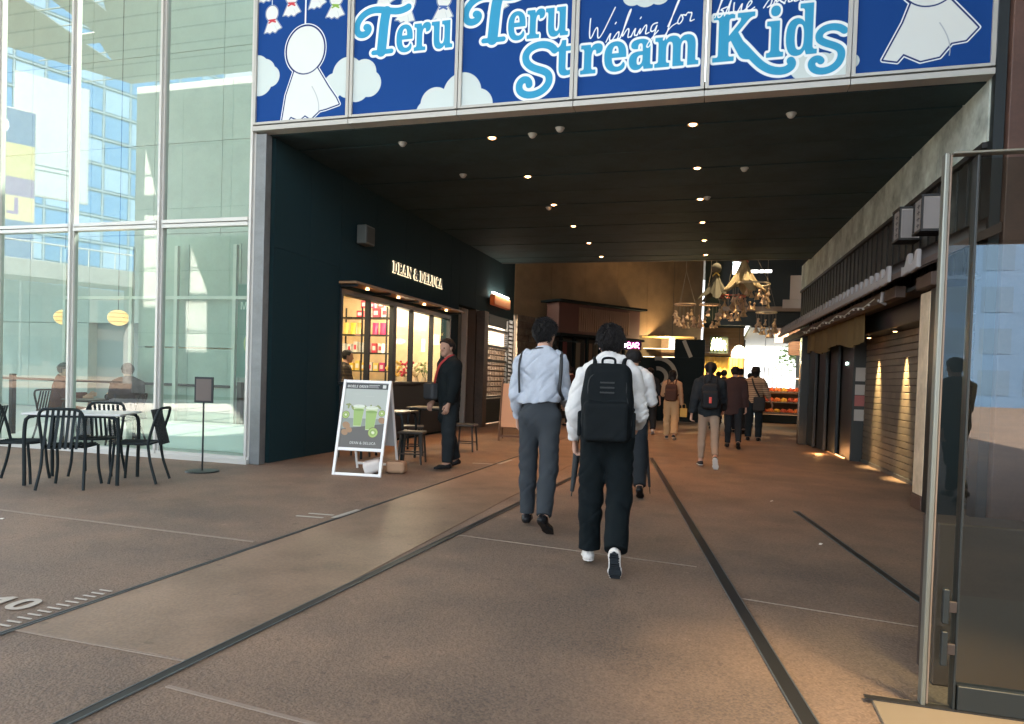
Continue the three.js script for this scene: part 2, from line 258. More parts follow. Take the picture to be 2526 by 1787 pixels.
    swash([[1.14, 5.07], [1.06, 5.16], [0.86, 5.12], [0.9, 5.0], [0.96, 4.92], [1.14, 4.94], [1.12, 4.8], [1.09, 4.63], [0.84, 4.62], [0.83, 4.74], [0.83, 4.8], [0.9, 4.81], [0.92, 4.77]], 0.075, pass);
  }
  // hand-written line, drawn stroke by stroke
  const pen = { W: [0.72, [[0, .95], [.1, 0], [.3, .8], [.42, 0], [.8, 1.15]]], i: [.2, [[0, .05], [.12, .42], [.09, .06], [.22, .08]], [[.2, .6], [.22, .64]]], s: [.26, [[0, .05], [.17, .42], [.22, .1], [.07, .02], [.28, .1]]], h: [.38, [[0, .05], [.24, 1], [.13, .95], [.04, 0], [.2, .38], [.28, .3], [.26, .03], [.4, .08]]], n: [.38, [[0, .05], [.09, .38], [.07, 0], [.22, .38], [.29, .3], [.27, .03], [.4, .08]]], g: [.3, [[.24, .34], [.08, .36], [.04, .1], [.2, .08], [.26, .36], [.16, -.45], [-.02, -.35], [.32, .08]]], f: [.26, [[0, .05], [.28, 1], [.16, .9], [-.02, -.45], [-.08, -.3], [.1, .02], [.28, .1]]], o: [.28, [[.12, .35], [.02, .15], [.12, .02], [.24, .2], [.12, .36], [.3, .3]]], r: [.3, [[0, .3], [.06, .4], [.1, .36], [.22, .36], [.17, .05], [.32, .1]]], b: [.28, [[0, .05], [.24, 1], [.13, .95], [.04, .05], [.18, .02], [.24, .2], [.1, .25], [.3, .3]]], l: [.22, [[0, .05], [.24, 1], [.15, .98], [.07, .05], [.24, .1]]], u: [.36, [[0, .38], [.02, .05], [.15, .05], [.26, .38], [.24, .05], [.38, .1]]], e: [.26, [[0, .1], [.2, .25], [.12, .38], [.02, .2], [.1, .02], [.28, .12]]], k: [.32, [[0, .05], [.24, 1], [.13, .95], [.04, 0], [.26, .4], [.12, .2], [.34, .05]]] };
  const script = (str, x, y, size, rot) => { c.save(); c.translate(x, y); c.rotate(rot); c.scale(size, size); c.transform(1, 0, 0.28, 1, 0, 0); c.strokeStyle = '#f4f8f9'; c.lineWidth = 0.045; c.lineCap = c.lineJoin = 'round'; let q = 0; for (const ch of str) { if (ch === ' ') { q += 0.3; continue; } const [w, ...ls] = pen[ch]; for (const l of ls) { c.beginPath(); c.moveTo(q + l[0][0], l[0][1]); for (let k = 1; k < l.length - 1; k++) c.quadraticCurveTo(q + l[k][0], l[k][1], q + (l[k][0] + l[k + 1][0]) / 2, (l[k][1] + l[k + 1][1]) / 2); c.lineTo(q + l[l.length - 1][0], l[l.length - 1][1]); c.stroke(); } q += w; } c.restore(); };
  script('Wishing', -1.64, 5.16, 0.34, 0.10); script('for', -0.70, 5.29, 0.33, 0.10); script('blue skies', -0.19, 5.33, 0.36, 0.10);
});
{
  const o = thing('blue_banner', 'blue printed banner of white dolls and light blue lettering over the passage', 'banner', [0, 0, ZF]);
  const print = M(L(0.86, 0.88, 0.88), 0.75, { map: bannerTex, specularIntensity: 0.25 });
  const frameAlu = M(L(0.40, 0.40, 0.37), 0.5, { metalness: 0.2 });
  const xs = [-6.13, -4.69, -3.20, -1.755, -0.27, 1.216, 2.545];
  for (let k = 0; k < 6; k++) {
    const x0 = xs[k] + 0.045, x1 = xs[k + 1] - 0.045, y0 = 4.60, y1 = 7.26;
    const g = new THREE.PlaneGeometry(x1 - x0, y1 - y0); g.translate((x0 + x1) / 2, (y0 + y1) / 2, 0.055);
    const uv = g.attributes.uv, p = g.attributes.position; for (let i = 0; i < uv.count; i++) uv.setXY(i, (p.getX(i) - BX0) / (BX1 - BX0), (p.getY(i) - BY0) / (BY1 - BY0));
    const bd = part('print_panel', g, print, o);
    part('panel_backing', B(x0 - 0.01, x1 + 0.01, y0 - 0.01, y1 + 0.01, -0.05, 0.048), aluDark, o);
    for (const [a, b] of [[xs[k] + 0.006, xs[k] + 0.045], [xs[k + 1] - 0.045, xs[k + 1] - 0.006]]) part('frame_stile', B(a, b, 4.57, 7.3, -0.03, 0.085), frameAlu, o);
    part('frame_rail', B(x0 + 0.001, x1 - 0.001, 4.568, 4.598, -0.03, 0.083), frameAlu, o);
    part('frame_rail', B(x0 + 0.001, x1 - 0.001, 7.262, 7.3, -0.03, 0.083), alu, o);
    part('bottom_rail', B(xs[k] + 0.004, xs[k + 1] - 0.004, 4.485, 4.545, -0.1, 0.09), frameAlu, o);
  }
}
// wall above the banner, and the brown pier at the right of the passage mouth
{ const tex = speckle([0.52, 0.55, 0.52], { seed: 51, size: 256, metres: 3, fine: 0.05, coarse: 0.1 });
  struct('wall_over_banner', B(-6.12, 9, 7.32, 14, ZF - 0.6, ZF + 0.02), M(0xffffff, 0.7, { map: tex.map }));
  const brown = speckle([0.085, 0.042, 0.03], { seed: 53, size: 256, metres: 2.2, fine: 0.08, coarse: 0.15 });
  single('brown_pier', [RB(2.66, 9, 0, 14, ZF - 0.25, ZF + 0.14, 0.012)], M(0xffffff, 0.55, { map: brown.map }), 'tall brown clad pier right of the banner', 'pier');
  struct('passage_edge', B(2.555, 2.65, 0, 14, ZF - 0.2, ZF + 0.06), blackMetal);
}
// ---------------------------------------------------------------- what stands round the forecourt and mirrors in its glass
{
  // pale panelled building behind on the left
  const tex = speckle([0.60, 0.63, 0.60], { seed: 61, size: 256, metres: 4, fine: 0.03, coarse: 0.08 });
  const m = M(0xffffff, 0.6, { map: tex.map });
  const o = thing('panelled_building', 'pale panelled building mirrored in the glass wall', 'building', [0, 0, 0]);
  for (let i = 0; i < 4; i++) for (let j = 0; j < 5; j++) part('wall_panel', B(-26 + i * 2.6 + 0.015, -26 + (i + 1) * 2.6 - 0.015, j * 2.8 + 0.015, (j + 1) * 2.8 - 0.015, 9.9, 10.4), m, o);
  part('wall_core', B(-25.95, -15.65, 0, 14, 10.0, 12.5), M(L(0.3, 0.32, 0.3), 0.8), o);
  // blue glass tower across the street
  const t = thing('glass_tower', 'blue glass office tower mirrored in the glass wall', 'building', [-96, 0, 62], Math.PI / 2 + 0.35);
  const blue = M(L(0.10, 0.30, 0.62), 0.12, { metalness: 0.35 }), frame = M(L(0.26, 0.36, 0.46), 0.5), pale = M(L(0.32, 0.52, 0.75), 0.15, { metalness: 0.3 });
  part('tower_core', B(-30, 30, 0, 70, -14, -0.3), blue, t);
  const win = [new THREE.PlaneGeometry(3.5, 3.3)];
  for (let i = 0; i < 15; i++) for (let j = 3; j < 17; j++) { const w = mesh('window', new THREE.PlaneGeometry(3.55, 3.35), (i * 7 + j * 5) % 3 ? blue : pale); w.position.set(-28 + i * 4, 2 + j * 4, 0.02); t.add(w); }
  for (let j = 2; j < 18; j++) part('floor_band', B(-30, 30, j * 4 - 0.12, j * 4 + 0.12, -0.1, 0.14), frame, t);
  for (let i = 0; i <= 15; i++) part('tower_mullion', B(-30.1 + i * 4, -29.9 + i * 4, 0, 68, -0.1, 0.10), frame, t);
  // billboards
  const bill = (name, w, h, label, pos, turn, draw) => { const b = thing(name, label, 'billboard', pos, turn); part('board', RB(-w / 2, w / 2, 0, h, -0.3, -0.02, 0.02), M(L(0.5, 0.5, 0.5), 0.6), b); const g = new THREE.PlaneGeometry(w * 0.98, h * 0.98); g.translate(0, h / 2, 0); part('print', g, M(0xffffff, 0.6, { map: canvasTexture(256, Math.round(256 * h / w), draw) }), b); for (const s of [-1, 1]) part('support_post', bar([s * w * 0.35, -pos[1], -0.35], [s * w * 0.35, h, -0.35], 0.14), aluDark, b); };
  bill('white_billboard', 6.5, 12, 'plain white billboard with grey lettering mirrored in the glass', [-66, 18, 40], Math.PI / 2 + 0.5, (c, w, h) => { c.fillStyle = '#b4c2c8'; c.fillRect(0, 0, w, h); c.fillStyle = '#5a6a74'; c.textAlign = 'center'; c.font = `bold ${w * 0.13}px sans-serif`; c.fillText('工事概要', w / 2, h * 0.68); c.fillRect(w * 0.2, h * 0.74, w * 0.6, h * 0.012); c.fillRect(w * 0.25, h * 0.78, w * 0.5, h * 0.012); });
  bill('sale_billboard', 6, 14, 'violet and yellow advertising board with large 99 mirrored in the glass', [-62, 10, 31], Math.PI / 2 + 0.5, (c, w, h) => { c.fillStyle = '#46608f'; c.fillRect(0, 0, w, h); c.fillStyle = '#b3b07a'; c.fillRect(0, h * 0.22, w, h * 0.22); c.fillStyle = '#3b4fa0'; c.textAlign = 'center'; c.font = `bold ${w * 0.42}px sans-serif`; c.fillText('99', w * 0.6, h * 0.38); c.fillStyle = '#7a6a92'; c.fillRect(0, h * 0.44, w, h * 0.12); c.fillStyle = '#bdb88c'; c.fillRect(0, h * 0.56, w, h * 0.16); c.fillStyle = '#7a5a90'; c.font = `bold ${w * 0.36}px sans-serif`; c.fillText('LBA', w / 2, h * 0.68); c.fillStyle = '#eef'; c.font = `bold ${w * 0.3}px sans-serif`; c.fillText('CY', w * 0.5, h * 0.16); });
  // elevated walkway and a lower glazed building
  const wk = thing('elevated_walkway', 'pale elevated walkway with thin railing mirrored in the glass', 'footbridge', [-44, 0, 16], Math.PI / 2 + 0.45);
  const conc = M(L(0.26, 0.26, 0.25), 0.7);
  part('deck', RB(-26, 26, 6.6, 7.7, -1.6, 1.6, 0.05), conc, wk);
  for (let x = -25; x < 26; x += 1.6) part('railing_post', bar([x, 7.7, 1.5], [x, 8.8, 1.5], 0.035, 6), alu, wk);
  part('hand_rail', bar([-26, 8.8, 1.5], [26, 8.8, 1.5], 0.05, 8), alu, wk);
  for (const x of [-20, -9, 2, 13]) part('column', bar([x, 0, 0], [x, 6.6, 0], 0.45, 16), conc, wk);
  const shop = thing('low_street_building', 'low street building with dark window bands mirrored in the glass', 'building', [-70, 0, 22], Math.PI / 2 + 0.4);
  part('wall', B(-30, 30, 0, 9, -8, 0), M(L(0.13, 0.135, 0.13), 0.8), shop);
  for (let i = 0; i < 14; i++) for (const y of [1, 5]) part('window', B(-29 + i * 4.2, -25.6 + i * 4.2, y, y + 2.8, -0.1, 0.03), M(L(0.06, 0.09, 0.1), 0.15), shop);
  // buildings behind the camera, seen in the door glass
  for (const [x, z, w, h, col, label] of [[-8, 60, 22, 26, [0.24, 0.25, 0.26], 'grey office block mirrored in the glass door'], [18, 64, 20, 38, [0.10, 0.19, 0.32], 'blue office block mirrored in the glass door'], [42, 56, 22, 22, [0.26, 0.23, 0.19], 'beige office block mirrored in the glass door']]) {
    const b = thing('street_block', label, 'building', [x, 0, z], Math.PI); part('wall', B(-w / 2, w / 2, 0, h, -12, 0), M(L(...col), 0.7), b);
    for (let i = 0; i < Math.floor(w / 3.4); i++) for (let j = 0; j < Math.floor(h / 3.6); j++) part('window', B(-w / 2 + 0.6 + i * 3.4, -w / 2 + 3.0 + i * 3.4, 1 + j * 3.6, 3.2 + j * 3.6, -0.1, 0.03), M(L(0.12, 0.2, 0.3), 0.1, { metalness: 0.2 }), b);
  }
}
// ---------------------------------------------------------------- open court behind the glass wall
{
  const tex = speckle([0.33, 0.385, 0.35], { seed: 71, size: 256, metres: 3, fine: 0.02, coarse: 0.03 });
  const m = M(0xffffff, 0.65, { map: tex.map });
  const o = thing('court_building', 'pale green panelled wall beyond the glass', 'building', [0, 0, 0]);
  const X0 = -26, N = 9, pw = (X0 + 6.3) / -N;
  for (let i = 0; i < N; i++) for (let j = 0; j < 5; j++) { if (j === 0 && i % 3 === 1) continue; part('wall_panel', B(X0 + i * pw + 0.007, X0 + (i + 1) * pw - 0.007, 0.02 + j * 2.44 + 0.007, 0.02 + (j + 1) * 2.44 - 0.007, -16.4, -16), m, o); }
  part('wall_core', B(X0, -6.3, 0, 12.2, -16.9, -16.3), M(L(0.25, 0.28, 0.27), 0.8), o);
  struct('court_floor', B(-26, -6.22, -0.1, 0.012, -16.4, ZF - 0.08), M(L(0.5, 0.5, 0.48), 0.7));
  // outer skin of the delicatessen with its poster, and the white plinth before it
  const sk = thing('shop_outer_wall', 'pale outer wall of the delicatessen seen through the glass', 'wall', [0, 0, 0]);
  for (const [x0, x1] of [[-9.4, -8.4], [-8.39, -7.4], [-7.39, -6.2]]) for (const [y0, y1] of [[0, 1.6], [1.61, 3.3]]) part('wall_panel', B(x0, x1, y0 + 0.013, y1, -9.79, -9.7), m, sk);
  part('side_wall', B(-9.41, -9.35, 0.013, 3.3, -15.9, -9.8), m, sk); part('roof_slab', B(-9.41, -6.2, 3.31, 3.45, -15.9, -9.8), m, sk);
  const po = thing('green_poster', 'green MOBILE ORDER poster on the wall behind the glass', 'poster', [-7.05, 1.15, -9.66]); part('poster_board', B(-0.42, 0.42, 0, 1.5, -0.03, 0), M(L(0.2, 0.34, 0.3), 0.6), po); { const g = new THREE.PlaneGeometry(0.8, 1.46); g.translate(0, 0.75, 0.004); part('print', g, M(0xffffff, 0.6, { map: canvasTexture(256, 468, (c, W, H) => { c.fillStyle = '#5f9185'; c.fillRect(0, 0, W, H); c.fillStyle = '#b9d8cc'; c.textAlign = 'center'; c.font = 'bold 18px sans-serif'; c.fillText('DEAN & DELUCA', W / 2, 70); c.font = 'bold 54px sans-serif'; c.fillText('MOBILE', W / 2, 125); c.font = 'bold 38px sans-serif'; c.fillText('ORDER', W / 2, 170); c.strokeStyle = '#a8b878'; c.lineWidth = 10; c.beginPath(); c.arc(W / 2, 300, 70, 0, 7); c.stroke(); }) }), po); }
  single('white_plinth', RB(-8.4, -6.5, 0.012, 0.42, -9.5, -9.15, 0.02), M(L(0.74, 0.74, 0.72), 0.6), 'long low white plinth behind the glass wall', 'plinth');
}
// ---------------------------------------------------------------- lamps of the passage
const warm = new THREE.Color(1.0, 0.45, 0.16), warmWhite = new THREE.Color(1.0, 0.82, 0.6);
function spot(x, y, z, tx, ty, tz, color, intensity, angle, penumbra = 0.6, radius = 3) { const l = new THREE.SpotLight(color, intensity * 0.30, 0, angle, penumbra, 2); l.position.set(x, y, z); l.target.position.set(tx, ty, tz); l.castShadow = true; l.shadow.radius = radius; l.shadow.mapSize.set(512, 512); scene.add(l, l.target); return l; }
function point(x, y, z, color, intensity, radius = 3) { const l = new THREE.PointLight(color, intensity * 0.30, 0, 2); l.position.set(x, y, z); l.castShadow = true; l.shadow.radius = radius; l.shadow.mapSize.set(512, 512); scene.add(l); return l; }
{
  const trim = M(L(0.25, 0.24, 0.22), 0.4, { metalness: 0.5 });
  const cup = new THREE.LatheGeometry([[0.042, 0.03], [0.056, 0.0], [0.066, -0.006], [0.07, -0.002], [0.07, 0.004]].map((p) => new THREE.Vector2(...p)), 24);
  const disc = new THREE.SphereGeometry(0.045, 20, 8, 0, Math.PI * 2, Math.PI * 0.5, Math.PI * 0.28); disc.scale(1, 0.6, 1);
  const lit = glow(warm, 9);
  const rows = ['nearest', 'second', 'third', 'fourth', 'fifth', 'farthest'];
  for (const [x, side] of [[-3.02, 'left'], [-0.42, 'right']]) for (let k = 0; k < 6; k++) {
    const z = -9.06 - k * 1.84, o = thing('ceiling_downlight', `${rows[k]} warm downlight of the ${side} row in the passage ceiling`, 'downlight', [x, HC, z], 0, 'warm downlights in the passage ceiling');
    part('trim_ring', cup, trim, o); const d = part('lamp_lens', disc, lit, o); d.position.y = 0.012;
    spot(x, HC - 0.055, z, x, 0, z, warm, 5.2, 0.72, 0.8, 3);
  }
  // small sensors and sprinklers
  const grey = M(L(0.5, 0.5, 0.46), 0.5), dome = new THREE.SphereGeometry(0.05, 14, 8, 0, Math.PI * 2, Math.PI / 2, Math.PI / 2), rim = new THREE.CylinderGeometry(0.06, 0.06, 0.012, 16);
  const spots = [[-2.45, -9.0, 'round white sensor dome near the banner edge'], [-4.3, -9.0, 'small sprinkler near the left end of the ceiling'], [-2.05, -8.85, 'small sprinkler right of the sensor dome'], [0.7, -8.9, 'small sprinkler near the right end of the ceiling'], [0.25, -11.0, 'small sprinkler right of the second lamp row'], [-3.15, -12.9, 'dim sensor beside the left lamp row'], [-0.3, -12.6, 'dim sensor beside the right lamp row'], [-4.0, -10.6, 'pale ceiling sensor near the dark wall']];
  for (const [x, z, label] of spots) { const o = thing('ceiling_sensor', label, 'sensor', [x, HC, z]); part('rim', rim, grey, o).position.y = -0.004; part('dome', dome, grey, o).position.y = -0.008; }
  const sp = thing('wall_speaker', 'grey box speaker high on the dark left wall', 'speaker', [-5.93, 3.62, -10.9]); part('cabinet', RB(0, 0.18, -0.16, 0.16, -0.16, 0.16, 0.02), M(L(0.09, 0.10, 0.09), 0.6), sp); part('grille', B(0.181, 0.186, -0.13, 0.13, -0.13, 0.13), M(L(0.05, 0.055, 0.05), 0.8), sp);
}
// ---------------------------------------------------------------- delicatessen with the lit window
{
  const black = M(L(0.008, 0.013, 0.015), 0.5);
  const cream = speckle([0.74, 0.60, 0.38], { seed: 81, size: 128, metres: 2, fine: 0.03, coarse: 0.08 });
  const creamMat = M(0xffffff, 0.8, { map: cream.map });
  const room = structGroup('shop_room');
  part('back_wall', B(-9.3, -9.2, 0, 3.1, -15.6, -9.9), creamMat, room);
  part('end_wall', B(-9.2, -6.18, 0, 3.1, -15.7, -15.6), creamMat, room);
  part('front_wall', B(-9.2, -6.18, 0.02, 3.1, -9.92, -9.82), creamMat, room);
  part('room_ceiling', B(-9.3, -6.17, 3.1, 3.2, -15.7, -9.8), creamMat, room);
  part('room_floor', B(-9.3, -6.17, -0.05, 0.02, -15.7, -9.8), M(L(0.2, 0.12, 0.07), 0.6), room);
  const led = glow(warmWhite, 2);
  for (const [x, z] of [[-7.2, -11.0], [-7.2, -13.0], [-7.0, -14.9]]) { const o = thing('shop_ceiling_lamp', `round ceiling lamp inside the delicatessen at ${z === -11 ? 'its front' : z === -13 ? 'its middle' : 'its back'}`, 'lamp', [x, 3.1, z]); part('lamp_shade', new THREE.CylinderGeometry(0.13, 0.16, 0.06, 20).translate(0, -0.035, 0), alu, o); part('lamp_lens', new THREE.CylinderGeometry(0.12, 0.12, 0.012, 20).translate(0, -0.072, 0), led, o); point(x, 3.1 - 0.13, z, warmWhite, 3.6, 5); }
  // window
  const w = thing('shop_window', 'black framed shop window glowing warm in the dark wall', 'window', [-5.95, 0, 0]);
  const zs = [-10.32, -11.28, -12.29, -13.11, -14.15, -15.17];
  part('head_rail', B(-0.14, 0.03, 2.57, 2.655, -15.19, -10.29), black, w); part('sill', RB(-0.2, 0.12, 1.085, 1.14, -15.19, -10.29, 0.008), black, w);
  for (const [i, z] of zs.entries()) { const h = i === 2 ? 0.09 : 0.04; part('window_post', B(-0.06, 0.03, 1.141, 2.569, z - h * 0.75, z + h * 0.75), black, w); }
  for (let i = 0; i < 5; i++) { const g = new THREE.PlaneGeometry(zs[i] - zs[i + 1] - 0.06, 1.43); g.rotateY(Math.PI / 2); g.translate(-0.05, 1.855, (zs[i] + zs[i + 1]) / 2); part('pane', g, clearPane, w); }
  const wood = M(L(0.30, 0.17, 0.08), 0.55);
  const canopy = thing('shop_canopy', 'slim timber canopy strip with small lamps above the shop window', 'canopy', [-5.93, 2.66, 0]);
  part('timber_board', RB(0, 0.32, 0.06, 0.10, -15.3, -10.2, 0.006), wood, canopy);
  for (let k = 0; k < 5; k++) { part('canopy_bracket', B(0, 0.3, 0.02, 0.058, -10.3 - k * 1.2, -10.26 - k * 1.2), black, canopy); }
  for (let k = 0; k < 4; k++) { const z = -10.8 - k * 1.2; part('small_lamp', new THREE.CylinderGeometry(0.02, 0.03, 0.03, 12).translate(0.2, 0.045, z), glow(warm, 5), canopy); spot(-5.73, 2.685, z, -5.80, 1, z, warm, 2.0, 0.9, 0.9, 2); }
  part('lower_panel', B(0, 0.02, 0.05, 1.08, -15.2, -10.3).translate(0, -2.66, 0), black, canopy);
  // sign: dark letters standing off the wall over a glowing halo
  const s = thing('shop_sign', 'backlit metal letters reading DEAN & DELUCA on the dark wall', 'sign', [-5.94, 3.19, -12.12], Math.PI / 2);
  const str = 'DEAN & DELUCA', probe = text(str, 0.215, 0.01, fontSerif), k = 2.34 / probe.boundingBox.max.x;
  let x = 0; for (const ch of str) { if (ch === ' ') { x += 0.075; continue; }
    const face = text(ch, 0.205, 0.012, fontSerif), wid = face.boundingBox.max.x * k; face.scale(k, 1, 1); face.translate(x, 0, 0.035);
    const halo = new TextGeometry(ch, { font: fontSerif, size: 0.215, depth: 0.008, curveSegments: 4, bevelEnabled: true, bevelSize: 0.006, bevelThickness: 0.004, bevelSegments: 1 }); halo.scale(k, 1, 1); halo.translate(x, -0.004, 0.014);
    const l = part('letter', face, M(L(0.05, 0.04, 0.03), 0.4), s); part('letter_glow', halo, glow(new THREE.Color(1, 0.78, 0.48), 0.35), l); x += wid + 0.03; }
  // shelving with goods
  const sh = thing('goods_shelf', 'dark shelf rack of packed goods behind the shop window', 'shelf', [-7.6, 0, -14.3]);
  for (const y of [0.5, 0.95, 1.34, 1.74, 2.14, 2.52]) part('shelf_board', RB(-0.62, 0.62, y - 0.025, y, -0.2, 0.2, 0.006), black, sh);
  for (const a of [-0.6, 0, 0.6]) for (const b of [-0.18, 0.18]) part('upright', B(a - 0.015, a + 0.015, 0.02, 2.75, b - 0.015, b + 0.015), black, sh);
  const cols = [[0.70, 0.06, 0.10], [0.72, 0.70, 0.66], [0.78, 0.52, 0.06], [0.80, 0.62, 0.16], [0.62, 0.04, 0.18], [0.72, 0.40, 0.10], [0.55, 0.6, 0.6]].map((c) => M(L(...c), 0.45));
  const names = ['red', 'white', 'yellow', 'light yellow', 'crimson', 'orange', 'pale grey'], rowName = { 2.52: 'top', 2.14: 'second', 1.74: 'third', 1.34: 'fourth', 0.95: 'fifth' };
  const carton = (cx, y, c, w0, h0, rn, n) => { const w = w0 * (0.82 + rand() * 0.3), h = h0 * (0.7 + rand() * 0.35); const g = thing('goods_box', `${names[c]} carton, ${n} from the left on the ${rn} shelf`, 'carton', [cx, y, -14.18], (rand() - 0.5) * 0.2, 'cartons on the shop shelves'); part('carton', RB(-w / 2, w / 2, 0, h, -0.06, 0.06, 0.005), cols[c], g); part('carton_label', B(-w * 0.3, w * 0.3, h * 0.25, h * 0.7, 0.06, 0.0625), cols[(c + 1) % 7 === 1 ? 1 : (c === 1 ? 0 : 1)], g); };
  const bag = (cx, y, c, w, h, rn, n) => { const g = new THREE.CylinderGeometry(w * 0.32, w * 0.5, h, 12, 4); const p = g.attributes.position; for (let i = 0; i < p.count; i++) { const t = p.getY(i) / h + 0.5; p.setZ(i, p.getZ(i) * (0.75 - 0.55 * t)); p.setX(i, p.getX(i) * (1 + 0.5 * t * t)); } g.computeVertexNormals(); g.translate(0, h / 2, 0); const m = single('goods_bag', g, cols[c], `${names[c]} foil bag, ${n} from the left on the ${rn} shelf`, 'bag', 'bags on the shop shelves'); m.position.set(cx, y, -14.18); };
  const nth = ['first', 'second', 'third', 'fourth', 'fifth', 'sixth', 'seventh', 'eighth', 'ninth'];
  [[-7.62, 0], [-7.42, 1], [-7.22, 0], [-7.02, 1]].forEach(([a, c], i) => carton(a - 0.05, 2.52, c, 0.16, 0.2, 'top', nth[i]));
  [[-7.57, 0], [-7.37, 4], [-7.17, 0]].forEach(([a, c], i) => carton(a, 2.722, c, 0.15, 0.17, 'upper layer of the top', nth[i]));
  [[-8.02, 3], [-7.85, 2], [-7.68, 5], [-7.5, 2], [-7.3, 4], [-7.12, 4]].forEach(([a, c], i) => bag(a, 2.14, c, 0.15, 0.26, 'second', nth[i]));
  [[-8.05, 6], [-7.9, 1], [-7.76, 1], [-7.6, 6], [-7.45, 1], [-7.3, 0], [-7.15, 1]].forEach(([a, c], i) => carton(a, 1.74, c, 0.11, 0.24, 'third', nth[i]));
  [[-8.02, 3], [-7.86, 2], [-7.7, 3], [-7.55, 2], [-7.4, 1], [-7.25, 3], [-7.1, 4]].forEach(([a, c], i) => carton(a, 1.34, c, 0.12, 0.22, 'fourth', nth[i]));
  [[-7.9, 1], [-7.7, 6], [-7.5, 1], [-7.3, 3]].forEach(([a, c], i) => carton(a, 0.95, c, 0.15, 0.2, 'fifth', nth[i]));
  // counter by the right panes with baskets and flowers
  const ct = thing('window_counter', 'timber counter behind the right shop panes', 'counter', [-6.55, 0, -14.2]); part('counter_top', RB(-0.3, 0.3, 1.02, 1.06, -1.05, 1.0, 0.01), wood, ct); part('counter_front', B(-0.28, 0.26, 0.025, 1.02, -1.0, 0.95), black, ct);
  for (const [z, c, label] of [[-13.4, [0.75, 0.5, 0.12], 'yellow'], [-13.95, [0.5, 0.05, 0.08], 'dark red'], [-14.5, [0.7, 0.62, 0.4], 'cream'], [-14.95, [0.25, 0.3, 0.12], 'green']]) {
    const f = thing('flower_vase', `${label} flowers in a small jar on the window counter`, 'flowers', [-6.45, 1.06, z]); part('jar', new THREE.LatheGeometry([[0, 0], [0.06, 0], [0.07, 0.08], [0.05, 0.15], [0.055, 0.17]].map((p) => new THREE.Vector2(...p)), 16), M(L(0.5, 0.42, 0.3), 0.3), f);
    const gs = [], st = []; for (let i = 0; i < 26; i++) { const a = rand() * 6.28, r = 0.16 * Math.sqrt(rand()), y = 0.2 + rand() * 0.3; const q = new THREE.IcosahedronGeometry(0.022 + rand() * 0.02, 0); q.translate(Math.cos(a) * r, y, Math.sin(a) * r); gs.push(q); if (i % 3 === 0) st.push(bar([0, 0.12, 0], [Math.cos(a) * r, y, Math.sin(a) * r], 0.004, 5)); }
    part('blossoms', gs, M(L(...c), 0.7), f); part('stems', st, M(L(0.06, 0.1, 0.03), 0.7), f);
  }
  point(-6.75, 1.95, -14.2, warmWhite, 0.8, 3);
}
